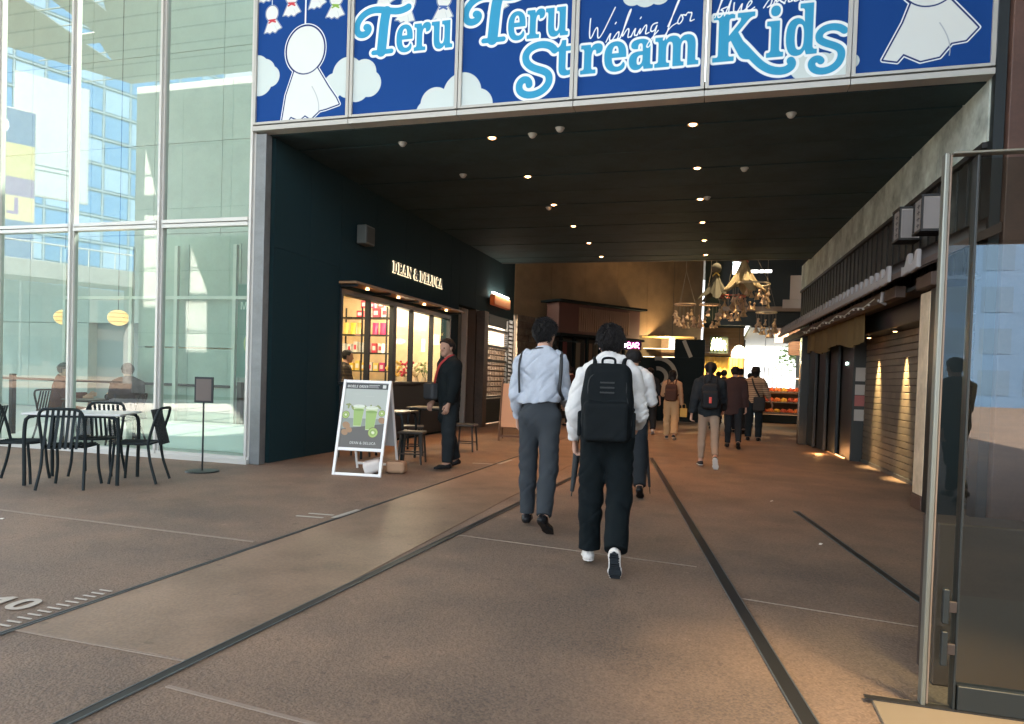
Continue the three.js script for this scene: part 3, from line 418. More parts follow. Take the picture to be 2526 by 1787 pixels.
// ---------------------------------------------------------------- lattice door of the tavern
{
  const wood = speckle([0.085, 0.05, 0.03], { seed: 91, size: 128, metres: 1, fine: 0.15, coarse: 0.15 }), woodM = M(0xffffff, 0.6, { map: wood.map }), dark = M(L(0.016, 0.018, 0.018), 0.6);
  const room = structGroup('tavern_room');
  part('back_wall', B(-8.6, -8.5, 0, 3.1, -20.6, -17), M(L(0.6, 0.5, 0.4), 0.8), room); part('end_wall', B(-8.5, -6.18, 0, 3.1, -20.7, -20.6), M(L(0.6, 0.5, 0.4), 0.8), room); part('front_wall', B(-8.5, -6.18, 0, 3.1, -17.05, -16.95), M(L(0.6, 0.5, 0.4), 0.8), room); part('room_ceiling', B(-8.6, -6.17, 3.1, 3.2, -20.7, -16.9), darkWall, room);
  const lamp0 = thing('tavern_ceiling_lamp', 'round paper lamp inside the lattice tavern door', 'lamp', [-7.4, 2.6, -19.0]); part('lamp_globe', new THREE.SphereGeometry(0.18, 20, 14), glow(new THREE.Color(1, 0.86, 0.72), 3), lamp0); point(-7.4, 2.6, -19.0, new THREE.Color(1, 0.85, 0.7), 34, 6);
  const o = thing('lattice_door', 'dark timber lattice door with slatted transom on the left wall', 'door', [-5.98, 0, 0]);
  const z0 = -17.38, z1 = -20.35, zm = -19.75;
  for (const z of [z0 - 0.05, zm - 0.06, z1 + 0.04]) part('door_post', B(-0.06, 0.06, 0, 2.97, z - 0.05, z + 0.05), dark, o);
  for (const y of [0.74, 1.72, 2.12, 2.58, 2.94]) part('door_rail', B(-0.045, 0.045, y - 0.03, y + 0.03, zm, z0 - 0.1), dark, o);
  for (let k = 0; k < 7; k++) part('slat', B(-0.02, 0.03, 2.17 + k * 0.058, 2.185 + k * 0.058, zm, z0 - 0.1), woodM, o);
  for (let k = 0; k < 24; k++) part('slat', B(-0.02, 0.03, 0.12 + k * 0.118, 0.16 + k * 0.118, z1 + 0.09, zm - 0.11), woodM, o);
  for (let k = 0; k < 15; k++) { const z = z0 - 0.16 - k * 0.148; part('lattice_bar', B(-0.012, 0.02, 0.78, 2.09, z - 0.02, z + 0.02), woodM, o); }
  for (let k = 0; k < 9; k++) part('lattice_bar', B(-0.011, 0.024, 0.86 + k * 0.145, 0.89 + k * 0.145, zm, z0 - 0.1), woodM, o);
  part('door_panel', B(-0.03, 0.03, 0.03, 0.70, zm, z0 - 0.1), dark, o);
  part('name_board', RB(0.03, 0.09, 2.66, 2.9, -19.5, -17.9, 0.01), dark, o);
  { const g = new THREE.PlaneGeometry(2.2, 2.2); g.rotateY(Math.PI / 2); g.translate(-0.05, 1.8, -18.6); part('paper_screen', g, M(L(0.7, 0.62, 0.52), 0.9, { transmission: 0.5, thickness: 0 }), o); }
  const sc = thing('wall_lamp', 'orange lit wall lamp with white top above the lattice door', 'lamp', [-5.9, 3.2, -18.65]);
  part('lamp_shade', RB(0, 0.14, 0, 0.28, -0.75, 0.75, 0.03), M(L(0.55, 0.24, 0.08), 0.8, { transmission: 0.4, thickness: 0 }), sc); part('lamp_tube', bar([0.07, 0.33, -0.72], [0.07, 0.33, 0.72], 0.022, 10), glow(new THREE.Color(1, 0.93, 0.8), 7), sc);
  { const r = new THREE.RectAreaLight(new THREE.Color(1, 0.7, 0.4), 1.6, 1.4, 0.1); r.position.set(-5.72, 3.5, -18.65); r.lookAt(-5.9, 3.2, -18.65); scene.add(r); }
  // timber posts and standing menu board beside it
  single('timber_jamb', RB(-5.94, -5.72, 0, 2.95, -17.34, -17.02, 0.01), woodM, 'brown timber jamb left of the lattice door', 'post');
}
// ---------------------------------------------------------------- the far end of the passage
{
  const stoneTex = speckle([0.17, 0.135, 0.09], { seed: 101, size: 128, metres: 1, fine: 0.2, coarse: 0.25 });
  const stones = [0.85, 1, 1.2].map((k) => M(L(k, k, k), 0.85, { map: stoneTex.map }));
  const st = thing('stone_wall', 'rough layered stone wall beside the lattice door', 'wall', [-5.9, 0, -20.6], Math.atan2(1.0, 0.28));
  part('wall_core', B(0, 2.4, 0, 3.2, -0.3, -0.03), M(L(0.05, 0.04, 0.03), 0.9), st);
  for (let j = 0; j < 16; j++) { let x = 0; while (x < 2.35) { const w = Math.min(0.3 + rand() * 0.5, 2.4 - x), d = rand() * 0.05; part('stone', B(x + 0.006, x + w - 0.006, j * 0.2 + 0.006, j * 0.2 + 0.194, -0.06, d), stones[Math.floor(rand() * 3)], st); x += w; } }
  { const l = thing('gooseneck_lamp', 'small black gooseneck lamp on the stone wall', 'lamp', [-5.0, 2.35, -22.1]); part('arm', tube([[0.7, 0.12, -0.1], [0.3, 0.14, 0.1], [0.05, 0.1, 0.25], [0, 0, 0.27]], 0.018, 20, 6), blackMetal, l); part('lamp_shade', new THREE.CylinderGeometry(0.04, 0.13, 0.13, 16, 1, true).translate(0, -0.05, 0.27), M(L(0.012, 0.016, 0.016), 0.5, { side: THREE.DoubleSide }), l); }
  // high brown wall of the taller hall beyond, with its ceiling
  const brownTex = speckle([0.20, 0.125, 0.066], { seed: 103, size: 256, metres: 5, fine: 0.05, coarse: 0.14 }), brown = M(0xffffff, 0.6, { map: brownTex.map });
  const P0 = [-6.3, -21.6], P1 = [-0.7, -28], ang = Math.atan2(-(P1[1] - P0[1]), P1[0] - P0[0]), len = Math.hypot(P1[0] - P0[0], P1[1] - P0[1]);
  const bw = thing('high_brown_wall', 'large plain brown panelled wall lit warm above the far shops', 'wall', [P0[0], 0, P0[1]], ang);
  for (let k = 0; k < 6; k++) part('wall_panel', B(k * len / 6 + 0.004, (k + 1) * len / 6 - 0.004, 2.95, 7.6, -0.12, 0), brown, bw);
  part('wall_core', B(0, len, 0, 7.6, -0.4, -0.125), M(L(0.05, 0.035, 0.02), 0.8), bw);
  struct('hall_ceiling_far', B(-9, 6, 7.6, 7.9, -45, -18.9), M(L(0.03, 0.035, 0.035), 0.8));
  struct('hall_ceiling_edge', B(-6.3, 2.9, HC - 0.01, 7.6, -19.1, -18.96), M(L(0.03, 0.033, 0.032), 0.7));
  struct('wall_right_far', B(3.0, 3.3, 0, 7.6, -31, -20.6), M(L(0.035, 0.045, 0.045), 0.7));
  struct('wall_left_far', B(-9, -8.7, 0, 7.6, -45, -20.8), darkWall);
  // timber kiosk with vertical slats
  const kA = [-4.85, -22], kB = [-2.7, -25], ka = Math.atan2(-(kB[1] - kA[1]), kB[0] - kA[0]), kl = Math.hypot(kB[0] - kA[0], kB[1] - kA[1]);
  const kio = thing('timber_kiosk', 'timber kiosk with a band of vertical slats and dark posts', 'kiosk', [kA[0], 0, kA[1]], ka), rust = M(L(0.15, 0.062, 0.045), 0.65), slatM = M(L(0.27, 0.14, 0.08), 0.6), dk = M(L(0.007, 0.011, 0.012), 0.85, { specularIntensity: 0.3 });
  part('upper_box', RB(-0.1, kl, 2.75, 3.72, -0.6, 0, 0.02), rust, kio); part('roof_board', RB(-0.25, kl + 0.1, 3.725, 3.80, -0.75, 0.25, 0.02), dk, kio); part('eave_board', RB(-0.2, kl + 0.1, 2.66, 2.745, -0.6, 0.16, 0.02), dk, kio);
  for (let k = 0; k < 24; k++) part('slat', B(0.75 + k * 0.1, 0.80 + k * 0.1, 2.85, 3.62, 0.002, 0.05), slatM, kio);
  for (let k = 0; k < 7; k++) part('post', B(0.02 + k * 0.58, 0.10 + k * 0.58, 0, 2.655, -0.1, 0), dk, kio);
  part('inner_wall', B(0, kl, 0, 2.65, -0.62, -0.55), M(L(0.06, 0.045, 0.035), 0.8), kio);
  [[0.2, [0.24, 0.07, 0.06]], [0.8, [0.26, 0.20, 0.13]], [1.35, [0.3, 0.16, 0.09]], [1.95, [0.18, 0.16, 0.12]], [2.55, [0.26, 0.12, 0.08]]].forEach(([x, c], i) => part('hanging_curtain', B(x, x + 0.34, 1.55 + (i % 2) * 0.1, 2.5, -0.3, -0.28), M(L(...c), 0.85), kio));
  // bar: pink neon
  const nb = thing('bar_neon', 'pink neon letters reading BAR with a white lamp beside them', 'neon sign', [-2.60, 2.22, -20.2], 0.1);
  const neon = glow(new THREE.Color(1, 0.16, 0.52), 4.5), strokes = { B: [[[0, 0, 0], [0, 0.2, 0], [0.08, 0.19, 0], [0.09, 0.13, 0], [0.01, 0.11, 0]], [[0.01, 0.11, 0], [0.11, 0.1, 0], [0.11, 0.02, 0], [0, 0, 0]]], A: [[[0, 0, 0], [0.05, 0.2, 0], [0.1, 0, 0]], [[0.02, 0.08, 0], [0.05, 0.085, 0], [0.08, 0.08, 0]]], R: [[[0, 0, 0], [0, 0.2, 0], [0.09, 0.18, 0], [0.08, 0.11, 0], [0.01, 0.1, 0]], [[0.02, 0.1, 0], [0.06, 0.05, 0], [0.11, 0, 0]]] };
  [...'BAR'].forEach((ch, i) => part('neon_letter', strokes[ch].map((s) => tube(s.map(([a, b, c]) => V(a + 0.12 + i * 0.145, b, c)), 0.011, 16, 6)), neon, nb));
  part('neon_backing', RB(-0.06, 0.6, -0.06, 0.27, -0.06, -0.03, 0.01), dk, nb); part('lamp_bulb', new THREE.SphereGeometry(0.06, 14, 10).translate(0.03, 0.1, 0.03), glow(new THREE.Color(0.9, 0.95, 1), 4), nb); nb.scale.setScalar(0.8); point(-2.35, 2.32, -20.05, new THREE.Color(1, 0.2, 0.5), 0.16, 2);
  // black kiosk with a large pale emblem, lit bar behind it
  const bk = thing('black_counter', 'black bar counter front with large pale curved emblem', 'bar counter', [-2.58, 0, -24]);
  part('front_panel', RB(0, 2.12, 0, 2.12, -0.2, 0, 0.01), dk, bk); part('side_panel', RB(1.15, 2.12, 2.122, 2.72, -0.2, -0.004, 0.01), dk, bk);
  const emb = M(L(0.24, 0.21, 0.17), 0.7), arc = (x, y, r, w, a0, a1) => { const s = new THREE.Shape(); s.absarc(x, y, r, a0, a1, false); s.absarc(x, y, r - w, a1, a0, true); const g = new THREE.ExtrudeGeometry(s, { depth: 0.012, bevelEnabled: false, curveSegments: 20 }); return g.translate(0, 0, 0.001); };
  part('emblem_arc', arc(0.62, 1.48, 0.66, 0.13, -0.15, 1.75), emb, bk); part('emblem_arc', arc(0.62, 1.45, 0.36, 0.13, -1.1, 1.7), emb, bk); { const g = B(-0.06, 0.06, -0.3, 0.3, 0.001, 0.014); g.rotateZ(0.42); g.translate(1.56, 2.41, 0); part('emblem_stroke', g, emb, bk); }
  const shelfLit = glow(new THREE.Color(1, 0.72, 0.36), 2.2), back = thing('back_bar', 'lit glass bar shelves under a glowing golden ceiling cove', 'bar shelf', [-2.9, 0, -26.0]);
  part('cove_panel', B(0.1, 2.0, 2.88, 2.93, -0.6, 0.1), M(L(0.75, 0.52, 0.2), 0.5), back); for (const y of [2.2, 2.5]) { part('shelf_board', B(0.1, 1.95, y - 0.02, y, -0.3, 0.02), M(L(0.1, 0.07, 0.04), 0.5), back); part('shelf_lamp', B(0.1, 1.95, y - 0.018, y - 0.002, 0.022, 0.034), shelfLit, back); } part('back_panel', B(0, 2.1, 0, 2.95, -0.7, -0.62), M(L(0.1, 0.06, 0.03), 0.6), back);
  point(-1.9, 2.72, -25.7, new THREE.Color(1, 0.72, 0.36), 3.2, 3);
  const pn = thing('pendant_lamp', 'white cylinder pendant lamp over the black bar', 'lamp', [-1.6, 2.45, -25.2]); part('lamp_shade', new THREE.CylinderGeometry(0.09, 0.09, 0.36, 18).translate(0, 0.18, 0), glow(new THREE.Color(1, 0.9, 0.72), 2.6), pn); part('cord', bar([0, 0.36, 0], [0, 5.1, 0], 0.006, 5), blackMetal, pn);
  // sake shop: yellow neon, lantern, golden curtain
  const yel = glow(new THREE.Color(0.95, 0.9, 0.35), 3.4), sk = thing('yellow_neon', 'yellow neon scribble sign over the golden curtain', 'neon sign', [-0.34, 2.62, -30]);
  const zig = (x, w, h, n) => Array.from({ length: n }, (_, i) => V(x + w * i / (n - 1), i % 2 ? h : 0.04, 0)); part('neon_stroke', [tube(zig(0.02, 0.34, 0.52, 6), 0.035, 60, 6), tube(zig(0.26, 0.3, 0.44, 5), 0.035, 50, 6)], yel, sk); part('neon_stroke', tube([V(0, 0.3, 0.02), V(0.25, 0.34, 0.02), V(0.58, 0.28, 0.02)], 0.03, 20, 6), yel, sk); part('neon_backing', B(-0.05, 0.66, -0.1, 0.58, -0.08, -0.05), dk, sk); point(-0.05, 2.85, -29.6, new THREE.Color(1, 0.9, 0.4), 2.0, 2);
  const gold = M(L(0.62, 0.36, 0.09), 0.8, { side: THREE.DoubleSide }), cu = thing('golden_curtain', 'golden pleated shop curtain below the yellow neon', 'curtain', [-0.65, 1.35, -30.5]);
  for (let k = 0; k < 5; k++) { const g = new THREE.PlaneGeometry(0.31, 1.05, 16, 4), p = g.attributes.position; for (let i = 0; i < p.count; i++) p.setZ(i, 0.035 * Math.sin((p.getX(i) + k) * 34) * (1 - (p.getY(i) + 0.5) * 0.4)); g.computeVertexNormals(); g.translate(0.16 + k * 0.32, 0.53, 0); part('curtain_strip', g, gold, cu); } part('curtain_rod', bar([0, 1.07, 0], [1.6, 1.07, 0], 0.02, 8), dk, cu);
  const gw = thing('timber_sign_wall', 'warm timber boarding above the golden curtain', 'wall', [-0.7, 0, -31]); for (let k = 0; k < 8; k++) part('plank', B(0, 1.65, 2.45 + k * 0.15, 2.595 + k * 0.15, -0.1, -0.02), M(L(0.3, 0.17, 0.07), 0.6), gw); part('wall_core', B(0, 1.65, 0, 2.4, -0.12, -0.06), M(L(0.3, 0.18, 0.08), 0.7), gw);
  spot(0.2, 3.4, -29.4, 0.15, 1.6, -30.6, new THREE.Color(1, 0.68, 0.3), 60, 0.7, 0.8, 3);
  const ln = thing('paper_lantern', 'glowing cream paper lantern right of the yellow neon', 'lantern', [0.70, 2.30, -28]); part('lamp_paper', new THREE.LatheGeometry([[0.0, 0], [0.24, 0.0], [0.28, 0.1], [0.25, 0.25], [0.16, 0.4], [0.05, 0.46], [0, 0.46]].map((p) => new THREE.Vector2(...p)), 18), glow(new THREE.Color(1, 0.93, 0.62), 1.7), ln); part('mark', [B(-0.09, -0.06, 0.12, 0.28, 0.262, 0.272), B(-0.015, 0.015, 0.12, 0.3, 0.262, 0.272), B(0.06, 0.09, 0.12, 0.28, 0.262, 0.272)], dk, ln); part('cord', bar([0, 0.46, 0], [0, 5.2, 0], 0.008, 5), blackMetal, ln); point(0.70, 2.2, -27.6, new THREE.Color(1, 0.9, 0.6), 1.5, 3);
  // low dark ceiling of the last stretch, beams, signs, exit
  struct('low_ceiling_far', B(0.95, 3.0, 3.15, 3.3, -36, -24.2), M(L(0.05, 0.055, 0.055), 0.6));
  struct('bulkhead_far', B(0.0, 3.0, 3.2, 7.6, -24.25, -24.05), M(L(0.03, 0.04, 0.042), 0.7));
  struct('bulkhead_far', B(-0.7, 1.0, 3.65, 7.6, -31.2, -31.0), M(L(0.03, 0.04, 0.042), 0.7));
  single('beam_edge', RB(0.0, 2.4, 3.65, 3.80, -24.04, -23.9, 0.015), M(L(0.32, 0.24, 0.18), 0.6), 'pale beam edge across the far passage above the lantern', 'beam');
  struct('wall_exit_left', B(0.95, 1.02, 0, 3.15, -36, -31), M(L(0.16, 0.15, 0.13), 0.7));
  struct('exit_floor', B(0.5, 14, -0.05, 0.014, -70, -30), M(L(0.55, 0.55, 0.52), 0.7));
  const wsign = thing('white_sign_board', 'plain off-white stepped sign board high at the far right', 'sign', [1.63, 3.45, -21]); part('board', RB(0.18, 0.82, 0.24, 0.9, -0.05, 0, 0.008), M(L(0.55, 0.5, 0.44), 0.7), wsign); part('board', RB(0, 0.70, 0, 0.235, -0.05, 0, 0.008), M(L(0.55, 0.5, 0.44), 0.7), wsign); part('hanger', [bar([0.3, 0.9, -0.02], [0.3, 4.1, -0.02], 0.01, 5), bar([0.7, 0.9, -0.02], [0.7, 4.1, -0.02], 0.01, 5)], blackMetal, wsign);
  const ts = thing('slatted_timber_box', 'hanging box of brown timber slats before the exit', 'sign', [2.1, 2.27, -24]); for (let k = 0; k < 12; k++) part('slat', B(0, 0.5, k * 0.078, k * 0.078 + 0.07, -0.3, 0), M(L(0.34, 0.18, 0.10), 0.65), ts); part('side_board', B(0.505, 0.7, 0, 0.93, -0.3, 0.002), M(L(0.42, 0.22, 0.12), 0.65), ts); spot(1.9, 3.1, -22.6, 2.4, 2.6, -24, warmWhite, 5, 0.5, 0.8);
  const os = thing('orange_light_box', 'two orange lit sign boxes left of the slatted timber box', 'sign', [1.81, 2.78, -26]); for (const y of [0, 0.2]) part('lamp_box', RB(0, 0.49, y, y + 0.17, -0.1, 0, 0.008), glow(new THREE.Color(1, 0.5, 0.28), 1.0), os);
  // food case
  const fc = thing('food_case', 'lit display case of orange dishes under the bright exit', 'display case', [1.42, 0, -25.6]); part('base', RB(0, 1.3, 0.02, 0.30, -0.6, 0, 0.02), dk, fc); part('plinth_light', B(0.02, 1.28, 0.302, 0.325, -0.5, 0.012), M(L(0.7, 0.5, 0.35), 0.5), fc);
  for (const y of [0.33, 0.70, 1.05]) part('tray', RB(0, 1.3, y, y + 0.03, -0.6 + y * 0.1, 0.01, 0.008), M(L(0.06, 0.05, 0.045), 0.4), fc);
  part('back_panel', B(0, 1.3, 0.36, 1.22, -0.64, -0.6), M(L(0.16, 0.07, 0.03), 0.7), fc);
  for (const x of [0, 1.27]) part('side_post', B(x, x + 0.03, 0.36, 1.25, -0.5, -0.02), dk, fc);
  const foods = [[0.5, 0.1, 0.03], [0.62, 0.2, 0.05], [0.55, 0.34, 0.04], [0.35, 0.06, 0.03]].map((c) => M(L(...c), 0.5)), fn = ['red brown', 'orange', 'golden', 'dark red'], rows3 = { 0.36: 'lower', 0.73: 'middle', 1.08: 'upper' };
  for (const y of [0.36, 0.73, 1.08]) for (let k = 0; k < 6; k++) { const c = (k + Math.round(y * 10)) % 4, d = thing('food_dish', `${fn[c]} dish, ${['first', 'second', 'third', 'fourth', 'fifth', 'sixth'][k]} from the left on the ${rows3[y]} tray of the case`, 'dish', [1.53 + k * 0.21, y, -25.72], 0, 'dishes in the display case'); part('plate', new THREE.CylinderGeometry(0.1, 0.07, 0.02, 16).translate(0, 0.012, 0), M(L(0.6, 0.58, 0.5), 0.4), d); const q = new THREE.IcosahedronGeometry(0.125, 2), p = q.attributes.position; for (let i = 0; i < p.count; i++) { const s = 1 + 0.18 * Math.sin(p.getX(i) * 60 + k) * Math.cos(p.getZ(i) * 50); p.setXYZ(i, p.getX(i) * s, Math.abs(p.getY(i)) * s * 1.1 + 0.02, p.getZ(i) * s); } q.computeVertexNormals(); part('food', q, foods[c], d); }
  { const r = new THREE.RectAreaLight(new THREE.Color(1, 0.60, 0.30), 9, 1.2, 0.1); r.position.set(2.07, 1.55, -25.2); r.lookAt(2.07, 0.7, -25.75); scene.add(r); const lt = thing('case_lamp', 'lamp strip over the food display case', 'lamp', [1.45, 1.52, -25.22]); part('lamp_tube', bar([0, 0.02, 0], [1.24, 0.02, 0], 0.02, 8), glow(new THREE.Color(1, 0.75, 0.5), 0.3), lt); part('hanger', [bar([0.02, 0.03, 0], [0.02, 1.63, 0], 0.008, 5), bar([1.22, 0.03, 0], [1.22, 1.63, 0], 0.008, 5)], blackMetal, lt); }
  // sunlit wall, planter rails and tree outside the far exit
  const eb = thing('exit_building', 'bright pale building outside the far exit', 'building', [2, 0, -62]); part('wall', B(-12, 0.6, 0, 14, -1, 0), M(L(0.7, 0.7, 0.68), 0.7), eb); for (let k = 0; k < 3; k++) part('window', B(-10 + k * 3.4, -8 + k * 3.4, 1.2, 3.6, -0.1, 0.03), M(L(0.2, 0.25, 0.28), 0.2), eb);
  const tr = thing('street_tree', 'leafy street tree outside the far exit', 'tree', [4.3, 0, -42]); part('trunk', bar([0, 0, 0], [0.1, 3, 0], 0.12, 10, 0.07), M(L(0.1, 0.07, 0.05), 0.9), tr);
  { const q = []; for (let k = 0; k < 1600; k++) { const u = rand() * 2 - 1, a = rand() * 6.283, r = Math.cbrt(rand()) * (1.2 + 0.5 * Math.sin(a * 3 + u * 4)), s = Math.sqrt(1 - u * u), g = new THREE.PlaneGeometry(0.14, 0.08); g.rotateX(rand() * 6); g.rotateY(rand() * 6); g.translate(0.1 + Math.cos(a) * s * r, 2.9 + u * r * 0.9, Math.sin(a) * s * r); q.push(g); } part('crown', q, M(L(0.07, 0.12, 0.03), 0.7, { side: THREE.DoubleSide }), tr); }
  const rl = thing('white_railing', 'white upright bars glaring in the far exit', 'railing', [1.9, 0, -37]); for (let k = 0; k < 6; k++) part('bar', B(k * 0.2, k * 0.2 + 0.09, 0.3, 2.2, -0.04, 0), alu, rl); part('bottom_rail', B(0, 1.1, 0.0, 0.29, -0.06, 0.02), alu, rl);
  // warm wash on the brown wall
  spot(-2.2, 7.3, -22.6, -3.6, 3.9, -25.2, new THREE.Color(1, 0.7, 0.38), 4.2, 0.85, 0.9, 4); 
  { const o = thing('hall_floodlight', 'small floodlight high under the far hall ceiling', 'lamp', [-2.2, 7.4, -22.6]); part('housing', RB(-0.12, 0.12, 0, 0.2, -0.12, 0.12, 0.02), blackMetal, o); part('lamp_lens', B(-0.09, 0.09, -0.012, -0.002, -0.09, 0.09), glow(warm, 4), o); }
  // hanging mobiles of small dolls
  const cloth = [[0.66, 0.48, 0.28], [0.5, 0.34, 0.18], [0.58, 0.42, 0.28]].map((c) => M(L(...c), 0.85));
  const mini = () => { const pts = [[0.0, 0.062], [0.018, 0.06], [0.03, 0.045], [0.032, 0.028], [0.02, 0.008], [0.014, 0], [0.024, -0.03], [0.045, -0.09], [0.06, -0.13]].map((p) => new THREE.Vector2(...p)); const g = new THREE.LatheGeometry(pts, 12), p = g.attributes.position; for (let i = 0; i < p.count; i++) if (p.getY(i) < -0.02) { const a = Math.atan2(p.getZ(i), p.getX(i)), s = 1 + 0.25 * Math.sin(a * 4) * (-p.getY(i) / 0.13); p.setX(i, p.getX(i) * s); p.setZ(i, p.getZ(i) * s); } g.computeVertexNormals(); return g; };
  const miniG = mini(), ring = (x, y, z, r, col, label, n, seed) => { const o = thing('doll_mobile', label, 'mobile', [x, y, z], 0, 'hanging doll mobiles'), rr = rngOf(seed); part('ring', new THREE.TorusGeometry(r, 0.02, 8, 40).rotateX(Math.PI / 2), col, o); part('hanging_cord', [0, 1, 2].map((k) => bar([Math.cos(k * 2.09) * r, 0, Math.sin(k * 2.09) * r], [0, 0.9, 0], 0.004, 4)).concat([bar([0, 0.9, 0], [0, 7.6 - y, 0], 0.005, 4)]), M(L(0.3, 0.26, 0.2), 0.8), o);
    for (let k = 0; k < n; k++) { const a = k / n * 6.283, l = 0.14 + rr() * 0.38, d = part('hanging_doll', miniG, cloth[Math.floor(rr() * 3)], o); d.position.set(Math.cos(a) * r * 0.97, -l, Math.sin(a) * r * 0.97); d.rotation.set(rr() * 0.5 - 0.25, rr() * 6, rr() * 0.5 - 0.25); d.scale.setScalar(0.8 + rr() * 0.35); const c = part('doll_string', bar([0, 0, 0], [0, l - 0.07, 0], 0.003, 4), M(L(0.3, 0.26, 0.2), 0.8), o); c.position.set(d.position.x, -l + 0.07, d.position.z); } };
  const woodR = M(L(0.52, 0.36, 0.22), 0.6), redR = M(L(0.55, 0.16, 0.10), 0.6), paleR = M(L(0.7, 0.62, 0.45), 0.6);
  ring(-0.93, 3.38, -19.5, 0.27, woodR, 'leftmost doll mobile with a brown ring', 15, 1); ring(-0.3, 3.43, -20.0, 0.27, woodR, 'doll mobile second from the left, partly hidden', 15, 2); ring(0.27, 3.62, -19.7, 0.33, redR, 'doll mobile with a red ring', 20, 3); ring(0.72, 3.90, -19.4, 0.46, paleR, 'largest doll mobile with a pale ring, highest', 24, 4); ring(1.12, 3.17, -19.4, 0.25, paleR, 'rightmost and lowest doll mobile with a white ring', 15, 5);
  const big = (x, y, z, s, col, label, ribbon, seed) => { const o = thing('hanging_cloth_doll', label, 'hanging doll', [x, y, z]); const g = new THREE.LatheGeometry([[0.03, 0], [0.06, -0.06], [0.12, -0.22], [0.22, -0.42], [0.36, -0.62]].map((p) => new THREE.Vector2(...p)), 48), p = g.attributes.position; for (let i = 0; i < p.count; i++) { const a = Math.atan2(p.getZ(i), p.getX(i)), t = -p.getY(i) / 0.62, k = 1 + t * 0.38 * Math.sin(a * 5 + seed) + t * 0.12 * Math.sin(a * 13); p.setX(i, p.getX(i) * k); p.setZ(i, p.getZ(i) * k); p.setY(i, p.getY(i) - t * t * 0.10 * Math.sin(a * 5 + seed)); } g.scale(s, s, s); g.computeVertexNormals(); part('cloth_skirt', g, col, o); const h = new THREE.SphereGeometry(0.13 * s, 20, 14); h.scale(1, 1.1, 1); h.translate(0, 0.13 * s, 0); part('head', h, col, o); part('ribbon', [tube([[-0.09 * s, -0.08 * s, 0.06], [0, 0, 0.07 * s], [0.09 * s, -0.08 * s, 0.06]], 0.018, 16, 6)], ribbon, o); part('hanging_cord', bar([0, 0.26 * s, 0], [0, 7.6 - y, 0], 0.006, 5), M(L(0.3, 0.26, 0.2), 0.8), o); };
  big(-0.16, 4.22, -19.6, 1.0, M(L(0.10, 0.10, 0.075), 0.85, { side: THREE.DoubleSide }), 'dim grey hanging cloth doll with a yellow ribbon', M(L(0.7, 0.55, 0.12), 0.6), 0.4);
  big(0.52, 4.55, -19.35, 1.25, M(L(0.46, 0.38, 0.22), 0.85, { side: THREE.DoubleSide }), 'pale olive hanging cloth doll above the largest mobile', M(L(0.6, 0.2, 0.14), 0.6), 2.1);
  spot(0.6, 7.2, -17.9 - 1.6, 0.3, 3.6, -19.6, new THREE.Color(1, 0.72, 0.42), 50, 0.45, 0.7, 3); { const o = thing('hall_floodlight', 'small floodlight above the doll mobiles', 'lamp', [0.6, 7.3, -19.5]); part('housing', RB(-0.12, 0.12, 0, 0.2, -0.12, 0.12, 0.02), blackMetal, o); part('lamp_lens', B(-0.09, 0.09, -0.012, -0.002, -0.09, 0.09), glow(warm, 4), o); }
  // lit signs high at the back
  const hs = thing('high_light_box', 'bright white and blue light box high behind the cloth dolls', 'light box', [0.28, 4.5, -21.6]); part('lamp_panel', B(0, 0.34, 0, 0.34, -0.06, 0), glow(new THREE.Color(0.75, 0.95, 1), 1.6), hs); part('frame', RB(-0.03, 0.37, 0.345, 0.38, -0.08, 0.02, 0.006), alu, hs); part('hanger', bar([0.17, 0.38, -0.03], [0.17, 3.1, -0.03], 0.01, 5), blackMetal, hs);
  const hl = thing('high_strip_light', 'row of white strip lights high behind the mobiles', 'strip light', [0.8, 4.56, -21.8]); for (const [a, b] of [[0, 0.2], [0.24, 0.36], [0.38, 0.56]]) part('lamp_tube', RB(a, b, 0, 0.07, -0.05, 0, 0.01), glow(new THREE.Color(1, 0.95, 0.88), 2.6), hl); part('rail', B(-0.05, 0.62, 0.075, 0.09, -0.06, 0.01), blackMetal, hl); part('hanger', bar([0.28, 0.09, -0.03], [0.28, 3.04, -0.03], 0.01, 5), blackMetal, hl);
}
